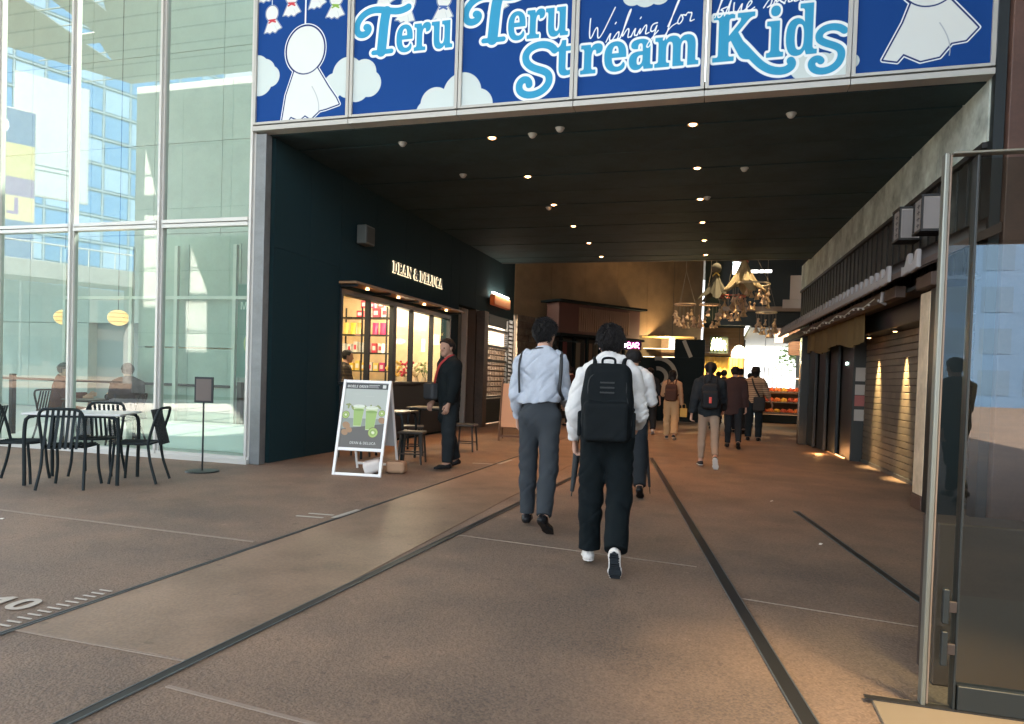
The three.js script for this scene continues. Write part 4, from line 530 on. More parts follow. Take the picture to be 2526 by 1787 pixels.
// ---------------------------------------------------------------- right side of the passage, slightly turned
const RT = 0.0404, RO = [2.54, -8.28];
function rAt(lx, y, lz) { return [RO[0] + lx * Math.cos(RT) + lz * Math.sin(RT), y, RO[1] - lx * Math.sin(RT) + lz * Math.cos(RT)]; }
function rThing(name, label, category, group) { return thing(name, label, category, rAt(0, 0, 0), RT, group); }
{
  const conc = speckle([0.46, 0.53, 0.49], { seed: 111, size: 512, metres: 3.2, fine: 0.1, coarse: 0.28, grain: 60 }), concM = M(0xffffff, 0.8, { map: conc.map, bumpMap: conc.bump, bumpScale: 0.004 });
  const w = structGroup('wall_right', rAt(0, 0, 0), RT);
  for (let k = 0; k < 8; k++) part('concrete_panel', B(0, 0.25, 3.86, HC + 0.05, -0.05 - (k + 1) * 1.53 + 0.012, -0.05 - k * 1.53 - (k ? 0 : 0)), concM, w);
  part('wall_backing', B(0.26, 0.5, 0, 7.5, -12.4, -0.1), M(L(0.03, 0.035, 0.035), 0.8), w);
  // dark vertical boarding
  const brd = speckle([0.018, 0.019, 0.018], { seed: 113, size: 128, metres: 1, fine: 0.2, coarse: 0.2 });
  const brds = [0.8, 1, 1.25].map((k) => M(L(k, k, k), 0.6, { map: brd.map }));
  const vb = rThing('timber_boarding', 'dark vertical timber boards under the concrete on the right', 'cladding');
  for (let k = 0; k < 76; k++) { const z = -0.1 - k * 0.16; part('board', B(0.03, k % 2 ? 0.14 : 0.17, 2.55, 3.855, z - 0.152, z), brds[k % 3], vb).position.x = k % 2 ? -0.02 : 0; }
  part('cover_rail', B(-0.03, 0.03, 3.80, 3.858, -12.2, -0.08), brds[0], vb);
  // lanterns
  const paper = M(L(0.24, 0.225, 0.22), 0.8), blackW = M(L(0.012, 0.012, 0.012), 0.5);
  [[-1.15, 'near', 3.36], [-2.05, 'far', 3.43]].forEach(([z, n, y]) => {
    const o = thing('box_lantern', `${n} black framed paper box lantern on the dark boards`, 'lantern', rAt(-0.18, y, z), RT, 'box lanterns on the right wall');
    const hw = 0.12, hh = 0.20, hd = 0.15;
    part('lamp_paper', B(-hw + 0.012, hw - 0.012, -hh + 0.01, hh - 0.01, -hd + 0.012, hd - 0.012), glow(new THREE.Color(0.9, 0.85, 0.8), 0.12), o);
    part('paper_face', B(-hw + 0.02, hw - 0.02, -hh + 0.02, hh - 0.02, hd - 0.010, hd - 0.002), paper, o); const pf = part('paper_face', B(-hw + 0.002, -hw + 0.010, -hh + 0.02, hh - 0.02, -hd + 0.02, hd - 0.02), paper, o);
    for (const a of [-1, 1]) for (const b of [-1, 1]) part('frame_post', B(a * hw - 0.012, a * hw + 0.012, -hh, hh, b * hd - 0.012, b * hd + 0.012), blackW, o);
    for (const y2 of [-hh, hh]) part('frame_cap', B(-hw - 0.016, hw + 0.016, y2 - 0.014, y2 + 0.014, -hd - 0.016, hd + 0.016), blackW, o);
    for (let k = 0; k < 4; k++) part('written_mark', [B(-hw - 0.001, -hw + 0.0015, 0.10 - k * 0.075, 0.112 - k * 0.075, -0.05, 0.05), B(-hw - 0.0012, -hw + 0.0015, 0.075 - k * 0.075, 0.125 - k * 0.075, -0.008, 0.008)], blackW, pf);
    part('wall_bracket', B(hw, 0.22, -0.04, 0.04, -0.04, 0.04), blackW, o);
  });
  // tiled eave
  const ev = rThing('tiled_eave', 'short tiled eave with pale tile ends along the right shopfronts', 'eave');
  const tileM = M(L(0.045, 0.035, 0.03), 0.6), palt = M(L(0.26, 0.25, 0.25), 0.7), tim = M(L(0.055, 0.032, 0.022), 0.65);
  const slope = (z0, z1) => { const s = new THREE.Shape(); s.moveTo(0.1, 3.0); s.lineTo(-0.62, 2.62); s.lineTo(-0.62, 2.56); s.lineTo(0.1, 2.9); const g = new THREE.ExtrudeGeometry(s, { depth: z0 - z1, bevelEnabled: false }); g.translate(0, 0, z1); return metreUV(g); };
  part('roof_board', slope(-0.85, -11.6), tim, ev); part('roof_board', slope(0.14, -0.40), tim, ev);
  const cap = new THREE.Shape(); cap.moveTo(-0.13, 0.02); cap.quadraticCurveTo(-0.02, -0.02, 0.02, 0.06); cap.quadraticCurveTo(0.07, 0.15, 0.13, 0.12); cap.lineTo(0.135, -0.05); cap.lineTo(-0.13, -0.07); cap.closePath();
  const capG = new THREE.ExtrudeGeometry(cap, { depth: 0.03, bevelEnabled: true, bevelSize: 0.006, bevelThickness: 0.006, bevelSegments: 1, curveSegments: 6 }); capG.rotateY(-Math.PI / 2);
  const tg = new THREE.CylinderGeometry(0.075, 0.075, 0.8, 12, 1, false, 0, Math.PI); tg.rotateY(Math.PI / 2); tg.rotateZ(-(Math.PI / 2 - 0.485)); 
  for (let k = 0; k < 41; k++) { const z = 0.06 - k * 0.27; if (z < -0.35 && z > -0.95) continue; const t = part('roof_tile', tg, tileM, ev); t.position.set(-0.27, 2.84, z); const c = part('tile_end', capG, palt, ev); c.position.set(-0.63, 2.60, z); }
  part('eave_beam', RB(-0.5, -0.38, 2.40, 2.54, -11.5, -1.2, 0.01), tim, ev); part('eave_beam', RB(-0.5, -0.38, 2.38, 2.52, -0.4, 0.1, 0.01), tim, ev);
  part('eave_soffit', B(-0.37, 0.24, 2.46, 2.50, -11.5, -0.1), M(L(0.02, 0.022, 0.022), 0.8), ev);
  // cream pillar with its dark side post
  const pl = rThing('cream_pillar', 'cream square pillar with brown base at the right shopfront', 'pillar'), crm = speckle([0.56, 0.45, 0.32], { seed: 117, size: 128, metres: 1, fine: 0.04, coarse: 0.1 });
  part('shaft', RB(-0.40, -0.16, 0.16, 2.36, -0.56, -0.24, 0.008), M(0xffffff, 0.7, { map: crm.map }), pl); part('base_block', RB(-0.41, -0.15, 0, 0.158, -0.57, -0.23, 0.008), M(L(0.09, 0.05, 0.035), 0.6), pl); part('dark_return', RB(-0.395, -0.12, 0, 2.38, -0.235, -0.05, 0.006), blackMetal, pl);
  // slatted shutter
  const shTex = speckle([0.13, 0.11, 0.08], { seed: 119, size: 128, metres: 1.2, fine: 0.08, coarse: 0.14 }), shM = [0.92, 1, 1.06].map((k) => M(L(k, k, k), 0.55, { map: shTex.map }));
  const sh = rThing('slatted_shutter', 'closed shutter of horizontal slats washed by two warm lamps', 'shutter');
  for (let k = 0; k < 21; k++) part('slat', RB(0.15, 0.19, 0.06 + k * 0.1, 0.152 + k * 0.1, -5.40, -0.6, 0.006, 1), shM[k % 3], sh);
  part('shutter_backing', B(0.192, 0.22, 0.03, 2.2, -5.42, -0.55), M(L(0.03, 0.03, 0.028), 0.8), sh); part('bottom_rail', B(0.13, 0.2, 0.0, 0.056, -5.4, -0.6), aluDark, sh); part('shutter_box', RB(-0.12, 0.24, 2.16, 2.45, -5.5, -0.6, 0.01), blackMetal, sh);
  for (const z of [-4.5, -3.0]) { const [x, y, zz] = rAt(-0.02, 2.13, z), [tx, ty, tz] = rAt(0.16, 1.2, z), o = thing('shutter_lamp', `${z < -4 ? 'far' : 'near'} small lamp above the slatted shutter`, 'lamp', rAt(-0.02, 2.14, z), RT, 'lamps above the slatted shutter'); part('lamp_can', new THREE.CylinderGeometry(0.035, 0.035, 0.03, 14).translate(0, 0.0, 0), blackMetal, o); part('lamp_lens', new THREE.CylinderGeometry(0.026, 0.026, 0.004, 14).translate(0, -0.018, 0), glow(warm, 6), o); spot(x, y - 0.02, zz, tx, ty, tz, new THREE.Color(1, 0.68, 0.32), 30, 0.27, 0.8, 1); }
  // dark shop front with doors and notices
  const dd = rThing('dark_shopfront', 'dark closed shopfront with panelled doors and small notices', 'shopfront'), dkm = M(L(0.018, 0.024, 0.026), 0.5);
  part('front_post', RB(-0.04, 0.22, 0, 2.45, -5.72, -5.44, 0.01), M(L(0.024, 0.028, 0.028), 0.5), dd);
  for (let k = 0; k < 4; k++) { const x = -0.02 - k * 0.085; part('door_leaf', RB(x, x + 0.06, 0.02, 2.2, -5.74 - (k + 1) * 0.72, -5.75 - k * 0.72, 0.008), dkm, dd); }
  part('transom_board', B(-0.3, 0.2, 2.205, 2.45, -8.7, -5.73), dkm, dd); part('end_post', RB(-0.44, 0.2, 0, 2.5, -8.95, -8.66, 0.012), M(L(0.05, 0.055, 0.055), 0.25, { metalness: 0.5 }), dd);
  const note = [M(L(0.35, 0.33, 0.3), 0.8), M(L(0.3, 0.10, 0.09), 0.8)];
  for (const [y0, y1, c] of [[1.42, 1.66, 0], [1.18, 1.36, 0], [0.98, 1.17, 1], [0.72, 0.92, 0]]) part('notice', B(0.0, 0.17, y0, y1, -5.438, -5.435), note[c], dd);
  { const o = thing('exit_sign', 'tiny green lit exit sign on the dark shopfront', 'sign', rAt(-0.03, 1.72, -5.95), RT); part('lamp_panel', B(-0.01, 0.0, 0, 0.05, -0.15, 0.0), glow(new THREE.Color(0.7, 1, 0.85), 1.4), o); part('frame', B(-0.009, 0.004, 0.051, 0.06, -0.16, 0.01), blackMetal, o); }
  { const [x, y, z] = rAt(-0.35, 0.06, -6.8); const o = thing('threshold_lamp', 'warm strip lamp low along the dark doors', 'lamp', rAt(-0.06, 0.012, -5.8), RT); part('lamp_strip', B(-0.02, 0.01, 0, 0.02, -1.5, 0), glow(warm, 1.2), o); part('strip_cover', B(-0.025, 0.015, 0.021, 0.03, -1.5, 0), blackMetal, o); point(x, y, z + 0.2, warm, 0.25, 2); }
  // cloth hung under the eave
  const cl = rThing('hanging_cloth', 'olive shop cloth hung under the eave', 'cloth'); { const g = new THREE.PlaneGeometry(5.2, 0.5, 60, 4), p = g.attributes.position; for (let i = 0; i < p.count; i++) { const x = p.getX(i); p.setZ(i, 0.03 * Math.sin(x * 9) + 0.02 * Math.sin(x * 23)); if (p.getY(i) < 0) p.setY(i, p.getY(i) + 0.05 * Math.sin(x * 2.4)); } g.computeVertexNormals(); g.rotateY(-Math.PI / 2); g.translate(-0.33, 2.25, -6.15); part('cloth_sheet', g, M(L(0.13, 0.085, 0.03), 0.9, { side: THREE.DoubleSide }), cl); part('rod', bar([-0.33, 2.5, -3.5], [-0.33, 2.5, -8.8], 0.015, 6), blackMetal, cl); }
  const sl = rThing('string_lights', 'sagging wire of small bulbs along the eave edge', 'string lights'); { const pts = []; for (let k = 0; k <= 20; k++) { const t = k / 20; pts.push(V(-0.56, 2.46 - 0.05 * Math.sin(t * Math.PI * 5) ** 2, -1.9 - t * 6)); } part('wire', tube(pts, 0.007, 80, 5), M(L(0.4, 0.4, 0.38), 0.5), sl); for (let k = 1; k < 20; k++) part('lamp_bulb', new THREE.SphereGeometry(0.016, 8, 6).translate(pts[k].x, pts[k].y - 0.02, pts[k].z), M(L(0.5, 0.5, 0.48), 0.3), sl); part('lamp_socket', [bar([-0.56, 2.5, -1.5], [-0.56, 2.38, -1.55], 0.022, 8), bar([-0.6, 2.4, -1.55], [-0.5, 2.36, -1.6], 0.018, 8)], palt, sl); }
}
// ---------------------------------------------------------------- glass door at the right edge
{
  const ZD = -3.22, steel = M(L(0.20, 0.21, 0.185), 0.34, { metalness: 0.6 }), dkf = M(L(0.02, 0.025, 0.026), 0.4, { metalness: 0.3 });
  const o = thing('glass_door', 'tall glass door with brushed steel stile at the right edge', 'door', [0, 0, ZD]);
  part('steel_stile', RB(0.836, 0.854, 0.02, 2.25, -0.04, 0.012, 0.005), steel, o);
  part('glazing_bead', RB(0.8545, 0.862, 0.03, 2.24, -0.02, 0.012, 0.003), M(L(0.16, 0.12, 0.09), 0.4), o);
  part('inner_stile', RB(0.948, 0.958, 0.02, 2.235, -0.05, 0.015, 0.004), dkf, o);
  part('top_cap', RB(0.862, 2.6, 2.24, 2.25, -0.03, 0.02, 0.004), steel, o);
  part('bottom_rail', RB(0.964, 2.6, 0.02, 0.12, -0.04, 0.015, 0.006), dkf, o);
  const g1 = new THREE.PlaneGeometry(0.084, 2.19); g1.translate(0.905, 1.12, -0.01); part('pane', g1, M(L(0.85, 0.93, 0.88), 0, { transmission: 1, thickness: 0, ior: 1.5 }), o);
  const g2 = new THREE.PlaneGeometry(1.64, 2.11); g2.translate(1.782, 1.17, -0.01); part('pane', g2, M(L(0.5, 0.58, 0.54), 0, { transmission: 1, thickness: 0, ior: 2.0 }), o);
  for (const y of [0.44, 0.27]) { part('pivot_block', RB(0.893, 0.916, y - 0.07, y + 0.07, 0.013, 0.04, 0.005), dkf, o); part('pivot_plate', RB(0.916, 0.945, y - 0.025, y + 0.02, 0.014, 0.03, 0.004), M(L(0.03, 0.02, 0.016), 0.6), o); }
  // lobby beside the door: added dark panel, threshold, canopy with its lamp
  const brn = M(L(0.03, 0.017, 0.012), 0.7);
  single('added_dark_panel', RB(0.95, 3.6, 0, 0.72, -3.75, -3.5, 0.01), brn, 'added dark brown panel that darkens the lower glass door', 'wall');  // added panel, stands in for the dark reflection low in the door glass
  single('door_threshold', B(0.66, 2.6, 0.001, 0.016, -3.26, -1.4), M(L(0.2, 0.16, 0.11), 0.6), 'pale stone threshold under the glass door', 'threshold');
  single('door_track', B(0.63, 2.6, 0.0165, 0.022, -3.24, -3.2), drainMat, 'dark floor track in the pale threshold', 'track');
  const cn = thing('entrance_canopy', 'dark brown entrance canopy over the glass door lobby', 'canopy', [0, 0, 0]); part('canopy_slab', B(1.3, 9, 3.6, 3.9, -2.6, 5.9), brn, cn); part('canopy_edge', B(1.3, 9, 3.55, 3.95, 5.91, 6.0), dkf, cn); for (const x of [5, 8.5]) part('canopy_post', bar([x, 0, 5.6], [x, 3.6, 5.6], 0.08, 12), dkf, cn);
  const lp = thing('canopy_lamp', 'warm tube lamp under the entrance canopy', 'lamp', [1.6, 3.5, -1.9]); part('lamp_tube', bar([-0.35, 0, 0], [0.35, 0, 0], 0.03, 12), glow(new THREE.Color(1, 0.7, 0.32), 7), lp); part('lamp_holder', B(-0.38, 0.38, 0.035, 0.10, -0.05, 0.05), dkf, lp);
  spot(1.6, 3.42, -1.9, 0.8, 0, -3.0, new THREE.Color(1, 0.72, 0.38), 30, 0.34, 1, 14);
  struct('wall_lobby_side', B(3.6, 3.8, 0, 14, -8.1, -3.0), brn);
}
// ---------------------------------------------------------------- cafe tables, chairs and signs on the forecourt
const chairMat = M(L(0.010, 0.016, 0.018), 0.6, { specularIntensity: 0.4 });
function chairAt(x, z, turn, label, group) { // back towards +z, seat front towards -z
  const o = thing('slatted_chair', label, 'chair', [x, 0, z], turn, group), w = 0.20;
  for (const s of [-1, 1]) { part('leg', tube([[s * (w + 0.025), 0.012, -0.21], [s * w, 0.2, -0.19], [s * w, 0.44, -0.17]], 0.0155, 14, 8), chairMat, o); part('leg', tube([[s * (w + 0.02), 0.012, 0.27], [s * w, 0.25, 0.2], [s * w, 0.45, 0.17]], 0.0155, 14, 8), chairMat, o); }
  const sf = part('seat_frame', tube([[-w, 0.445, 0.17], [-w, 0.445, -0.14], [-w + 0.05, 0.44, -0.2], [w - 0.05, 0.44, -0.2], [w, 0.445, -0.14], [w, 0.445, 0.17]], 0.012, 40, 8), chairMat, o);
  for (let k = 0; k < 8; k++) { const a = -0.165 + k * 0.047; part('seat_slat', tube([[a, 0.452, -0.195], [a, 0.447, -0.05], [a, 0.435, 0.08], [a, 0.445, 0.19]], 0.012, 12, 5), chairMat, sf); }
  const bf = part('back_frame', tube([[-w, 0.44, 0.17], [-w - 0.004, 0.62, 0.215], [-w, 0.77, 0.26], [-w + 0.03, 0.82, 0.275], [0, 0.835, 0.285], [w - 0.03, 0.82, 0.275], [w, 0.77, 0.26], [w + 0.004, 0.62, 0.215], [w, 0.44, 0.17]], 0.016, 56, 8), chairMat, o);
  for (let k = 0; k < 7; k++) { const a = -0.15 + k * 0.05; part('back_slat', [B(a - 0.013, a + 0.013, -0.2, 0.2, -0.004, 0.004).rotateX(-0.24).translate(0, 0.625, 0.232)], chairMat, bf); }
  return o;
}
function tableAt(x, z, turn, w, d, h, top, label, group) {
  const o = thing('cafe_table', label, 'table', [x, 0, z], turn, group), a = w / 2 - 0.03, b = d / 2 - 0.03;
  part('table_top', RB(-w / 2, w / 2, h - 0.022, h, -d / 2, d / 2, 0.008, 3), top, o);
  for (const s of [-1, 1]) for (const t of [-1, 1]) part('leg', tube([[s * a, 0.01, t * b], [s * a, h - 0.12, t * b], [s * (a - 0.02), h - 0.05, t * b], [s * (a - 0.08), h - 0.032, t * b]], 0.02, 18, 8), chairMat, o);
  for (const t of [-1, 1]) part('top_rail', bar([-a + 0.08, h - 0.033, t * b], [a - 0.08, h - 0.033, t * b], 0.012, 8), chairMat, o);
  return o;
}
{
  const PH = 0.478, cx = -6.66, cz = -6.15, at = (u, v) => [cx + u * Math.cos(PH) + v * Math.sin(PH), cz - u * Math.sin(PH) + v * Math.cos(PH)];
  const paleTop = M(L(0.5, 0.52, 0.51), 0.45);
  tableAt(cx, cz, PH, 0.95, 0.72, 0.77, paleTop, 'pale topped cafe table with black legs before the glass wall', 'cafe tables');
  const put = (u, v, turn, label) => chairAt(...at(u, v), PH + turn, label, 'slatted chairs round the cafe tables');
  put(0.02, 0.40, 0, 'black slatted chair nearest the camera with its back turned to it');
  put(-0.05, -0.52, Math.PI, 'black slatted chair on the far side of the pale table');
  put(0.55, 0.02, Math.PI / 2 - 0.05, 'black slatted chair at the right end of the pale table');
  put(-0.62, 0.05, -Math.PI / 2, 'black slatted chair cut by the left edge of the photo');
  tableAt(-9.95, -9.3, 0.1, 0.6, 0.6, 0.72, M(L(0.05, 0.05, 0.05), 0.5), 'small dark table between the two seated guests', 'cafe tables');
  chairAt(-9.17, -9.22, Math.PI / 2 + 0.5, 'black slatted chair under the seated guest in black', 'slatted chairs round the cafe tables');
  chairAt(-10.66, -9.3, -Math.PI / 2, 'black slatted chair under the seated guest in brown', 'slatted chairs round the cafe tables');
  // sign on a pole
  const s = thing('pole_sign', 'small dark plate on a thin pole before the glass wall', 'sign', [-6.13, 0, -7.38], 0.25);
  part('base_plate', new THREE.CylinderGeometry(0.19, 0.2, 0.014, 32).translate(0, 0.008, 0), blackMetal, s); part('pole', bar([0, 0.014, 0], [0, 0.9, 0], 0.011, 10), blackMetal, s); part('plate_frame', RB(-0.118, 0.118, 0.86, 1.18, -0.015, 0.008, 0.006), blackMetal, s); part('plate', B(-0.095, 0.095, 0.885, 1.155, 0.0085, 0.011), M(L(0.10, 0.08, 0.07), 0.6), s);
  // A-board with the drink poster
  const poster = canvasTexture(512, 768, (c, W, H) => {
    c.fillStyle = '#b9c2bd'; c.fillRect(0, 0, W, H); c.fillStyle = '#8f9a93'; c.fillRect(0, H * 0.55, W, H * 0.45); c.fillStyle = '#5d5b57'; c.beginPath(); c.moveTo(0, H * 0.72); c.lineTo(W, H * 0.62); c.lineTo(W, H); c.lineTo(0, H); c.fill();
    c.fillStyle = '#2b2e30'; c.fillRect(0, 0, W, H * 0.09); c.fillStyle = '#d8dcda'; c.font = 'bold 44px sans-serif'; c.fillText('MOBILE ORDER', 16, H * 0.072, W * 0.5); c.fillRect(W * 0.54, H * 0.025, W * 0.26, 6); c.fillRect(W * 0.54, H * 0.045, W * 0.22, 4); c.fillRect(W * 0.54, H * 0.062, W * 0.24, 4); c.fillRect(W * 0.87, H * 0.02, W * 0.08, H * 0.052);
    const cup = (x, y, s) => { c.fillStyle = '#cfe0b0'; c.beginPath(); c.moveTo(x - 62 * s, y); c.lineTo(x + 62 * s, y); c.lineTo(x + 44 * s, y + 230 * s); c.lineTo(x - 44 * s, y + 230 * s); c.fill(); c.fillStyle = '#9dc069'; c.beginPath(); c.moveTo(x - 58 * s, y + 40 * s); c.lineTo(x + 58 * s, y + 40 * s); c.lineTo(x + 42 * s, y + 222 * s); c.lineTo(x - 42 * s, y + 222 * s); c.fill(); c.fillStyle = '#86ad55'; c.beginPath(); c.ellipse(x, y + 42 * s, 60 * s, 14 * s, 0, 0, 7); c.fill(); c.fillStyle = 'rgba(235,245,235,0.8)'; c.beginPath(); c.ellipse(x, y, 66 * s, 16 * s, 0, 0, 7); c.fill(); c.strokeStyle = '#e6efe2'; c.lineWidth = 4; c.stroke(); };
    c.fillStyle = '#8c9a5a'; for (let k = 0; k < 9; k++) { c.beginPath(); c.ellipse(60 + (k * 53) % 420, H * 0.34 + (k * 37) % 40, 34, 12, k, 0, 7); c.fill(); }
    cup(190, H * 0.36, 1.05); cup(345, H * 0.38, 1.15);
    const kiwi = (x, y, r) => { c.fillStyle = '#6d5a38'; c.beginPath(); c.arc(x, y, r, 0, 7); c.fill(); c.fillStyle = '#a9c96a'; c.beginPath(); c.arc(x, y, r * 0.9, 0, 7); c.fill(); c.fillStyle = '#4c5a2c'; for (let k = 0; k < 16; k++) { c.beginPath(); c.arc(x + Math.cos(k * 0.393) * r * 0.48, y + Math.sin(k * 0.393) * r * 0.48, r * 0.06, 0, 7); c.fill(); } c.fillStyle = '#e8efcf'; c.beginPath(); c.ellipse(x, y, r * 0.3, r * 0.24, 0.4, 0, 7); c.fill(); };
    kiwi(390, H * 0.76, 62); kiwi(470, H * 0.46, 40); kiwi(40, H * 0.5, 46); c.fillStyle = '#a5805a'; for (const [x, y, r] of [[60, 0.66, 48], [100, 0.73, 40], [50, 0.77, 42], [480, 0.57, 44]]) { c.beginPath(); c.ellipse(x, H * y, r, r * 0.8, 0.5, 0, 7); c.fill(); }
    c.fillStyle = '#d5d9d6'; c.font = '500 42px sans-serif'; c.textAlign = 'center'; c.fillText('DEAN & DELUCA', W * 0.55, H * 0.945, W * 0.66); c.fillStyle = '#c6ccc8'; c.fillRect(W * 0.2, H * 0.17, W * 0.16, 4); c.fillRect(W * 0.5, H * 0.2, W * 0.2, 4);
  });
  const a = thing('poster_board', 'white framed A-board with green smoothie poster before the shop', 'A-board', [-4.30, 0, -7.94], 0.115), wf = M(L(0.72, 0.72, 0.70), 0.4), H = 1.22, lean = 0.26;
  const front = (g) => g.rotateX(-lean);
  for (const s of [-1, 1]) part('frame_post', front(RB(s * 0.305 - 0.018, s * 0.305 + 0.018, 0.0, H + 0.02, -0.02, 0.015, 0.005)), wf, a);
  for (const y of [0.02, 0.335, H]) part('frame_rail', front(RB(-0.286, 0.286, y - 0.018, y + 0.018, -0.02, 0.012, 0.005)), wf, a);
  { const g = new THREE.PlaneGeometry(0.57, 0.84); g.translate(0, 0.778, 0.004); g.rotateX(-lean); const pb = part('poster_backing', front(B(-0.286, 0.286, 0.354, 1.2, -0.012, 0.001)), wf, a); part('poster', g, M(L(0.72, 0.70, 0.66), 0.45, { map: poster }), pb); }
  const zt = -Math.sin(lean) * H, rear = (g) => g.rotateX(lean + 0.03).translate(0, 0, 2 * zt - 0.12);
  for (const s of [-1, 1]) part('rear_leg', rear(RB(s * 0.285 - 0.014, s * 0.285 + 0.014, 0.0, H, -0.014, 0.014, 0.004)), wf, a); part('rear_panel', rear(B(-0.27, 0.27, 0.35, 1.18, -0.008, 0.008)), M(L(0.36, 0.37, 0.37), 0.6), a); part('rear_rail', rear(B(-0.27, 0.27, 0.06, 0.09, -0.01, 0.01)), wf, a);
  const wt = thing('board_weight', 'white rounded weight bag on the ground inside the A-board', 'weight', [-4.22, 0.095, -8.22], 0.5); { const g = new RoundedBoxGeometry(0.24, 0.16, 0.2, 4, 0.05); g.rotateZ(0.3); part('bag_body', g, M(L(0.62, 0.58, 0.54), 0.8), wt); part('bag_seam', tube([[-0.1, 0.07, 0.06], [0, 0.1, 0.07], [0.1, 0.13, 0.06]], 0.006, 10, 5), M(L(0.3, 0.28, 0.26), 0.8), wt); }
  const wt2 = thing('board_weight', 'tan rounded weight bag behind the white one', 'weight', [-3.98, 0.085, -8.42], 0.1); { const g = new RoundedBoxGeometry(0.26, 0.16, 0.18, 4, 0.05); part('bag_body', g, M(L(0.36, 0.22, 0.13), 0.8), wt2); part('bag_seam', tube([[-0.1, 0.07, 0.06], [0, 0.085, 0.07], [0.1, 0.07, 0.06]], 0.006, 10, 5), M(L(0.2, 0.13, 0.08), 0.8), wt2); }
  // dark tables and stools along the shop wall
  const dk = M(L(0.03, 0.028, 0.024), 0.45);
  tableAt(-4.75, -9.75, 0.05, 0.7, 0.6, 0.74, M(L(0.09, 0.075, 0.05), 0.4), 'dark wooden table behind the A-board', 'dark tables by the shop window');
  tableAt(-4.75, -11.4, 0.05, 0.7, 0.6, 0.74, M(L(0.09, 0.075, 0.05), 0.4), 'dark wooden table behind the person in black', 'dark tables by the shop window');
  const stool = (x, z, t, label) => { const o = thing('dark_stool', label, 'stool', [x, 0, z], t, 'dark stools by the shop window'); part('seat', RB(-0.18, 0.18, 0.43, 0.47, -0.18, 0.18, 0.015, 3), dk, o); for (const s of [-1, 1]) for (const u of [-1, 1]) part('leg', bar([s * 0.17, 0, u * 0.17], [s * 0.14, 0.43, u * 0.14], 0.016, 8), dk, o); for (const u of [-1, 1]) part('stretcher', bar([-0.16, 0.15, u * 0.16], [0.16, 0.15, u * 0.16], 0.01, 6), dk, o); };
  stool(-4.25, -9.5, 0.2, 'dark stool right of the A-board'); stool(-5.3, -9.7, -0.1, 'dark stool left of the dark table'); stool(-4.15, -11.5, 0.1, 'dark stool behind the person in black'); stool(-4.7, -10.5, 0.4, 'dark stool between the two dark tables');
  // wooden menu board by the lattice door
  const mb = thing('menu_board', 'wooden easel board with pale orange sheet beyond the shop', 'A-board', [-3.98, 0, -13.85], 0.2), wd = M(L(0.12, 0.06, 0.03), 0.6);
  for (const s of [-1, 1]) { part('leg', bar([s * 0.28, 0, 0.1], [s * 0.25, 1.25, -0.12], 0.02, 8), wd, mb); part('rear_leg', bar([s * 0.26, 0, -0.5], [s * 0.25, 1.2, -0.15], 0.016, 8), wd, mb); } part('sheet', RB(-0.25, 0.25, -0.45, 0.45, -0.01, 0.01, 0.005).rotateX(-0.175).translate(0, 0.72, -0.03), M(L(0.62, 0.33, 0.18), 0.7), mb); part('rail', B(-0.27, 0.27, 0.08, 0.12, 0.07, 0.1), wd, mb);
  // barrier behind the glass
  const br = thing('court_barrier', 'dark post and rail barrier behind the glass wall', 'barrier', [0, 0, -9.62]); for (const x of [-13.5, -12.05, -7.3]) part('post', RB(x - 0.04, x + 0.04, 0.012, 1.08, -0.04, 0.04, 0.006), blackMetal, br); part('rail', bar([-13.6, 1.0, 0], [-7.3, 1.0, 0], 0.022, 8), blackMetal, br);
  const scrap = M(L(0.7, 0.68, 0.62), 0.8);
  [[0.62, -8.4, 'white paper scrap on the paving before the shutter'], [0.86, -6.3, 'white paper scrap between the two right drain lines'], [-5.6, -4.4, 'tiny white scrap on the paving before the cafe table']].forEach(([x, z, label], i) => { const g = new THREE.BoxGeometry(0.03, 0.003, 0.022, 3, 1, 2), p = g.attributes.position; for (let k = 0; k < p.count; k++) p.setY(k, p.getY(k) + 0.004 * Math.sin(p.getX(k) * 160 + i)); g.computeVertexNormals(); g.rotateY(i); g.translate(x, 0.0075, z); single('paper_scrap', g, scrap, label, 'litter', 'paper scraps'); });
  // slim inner frame and paper lamps seen through the glass
  const fr = thing('inner_window_frame', 'slim white inner frame standing behind the glass wall', 'window frame', [0, 0, -9.55]);
  for (const x of [-10.8, -9.4, -8.5, -7.38]) part('frame_post', B(x - 0.03, x + 0.03, 0.013, 3.25, -0.03, 0.03), alu, fr);
  for (const [x0, x1] of [[-10.77, -9.43], [-9.37, -8.53], [-8.47, -7.41], [-7.35, -6.25]]) part('frame_rail', B(x0, x1, 2.39, 2.44, -0.028, 0.028), alu, fr);
  [[-12.46, 'left'], [-11.14, 'right']].forEach(([x, n]) => { const o = thing('paper_pendant', `${n} of two orange paper pendant lamps behind the glass`, 'lamp', [x, 2.2, -11]); const g = new THREE.SphereGeometry(0.19, 20, 12); g.scale(1, 0.8, 1); part('lamp_paper', g, glow(new THREE.Color(1, 0.62, 0.25), 0.35), o); part('lamp_rib', [-0.08, 0, 0.08].map((y) => new THREE.TorusGeometry(Math.sqrt(0.036 - y * y * 1.5), 0.004, 6, 28).rotateX(Math.PI / 2).translate(0, y, 0)), M(L(0.2, 0.1, 0.05), 0.7), o); part('cord', bar([0, 0.15, 0], [0, 11.8, 0], 0.006, 5), blackMetal, o); point(x, 2.2, -11, new THREE.Color(1, 0.6, 0.3), 0.6, 5); });
}
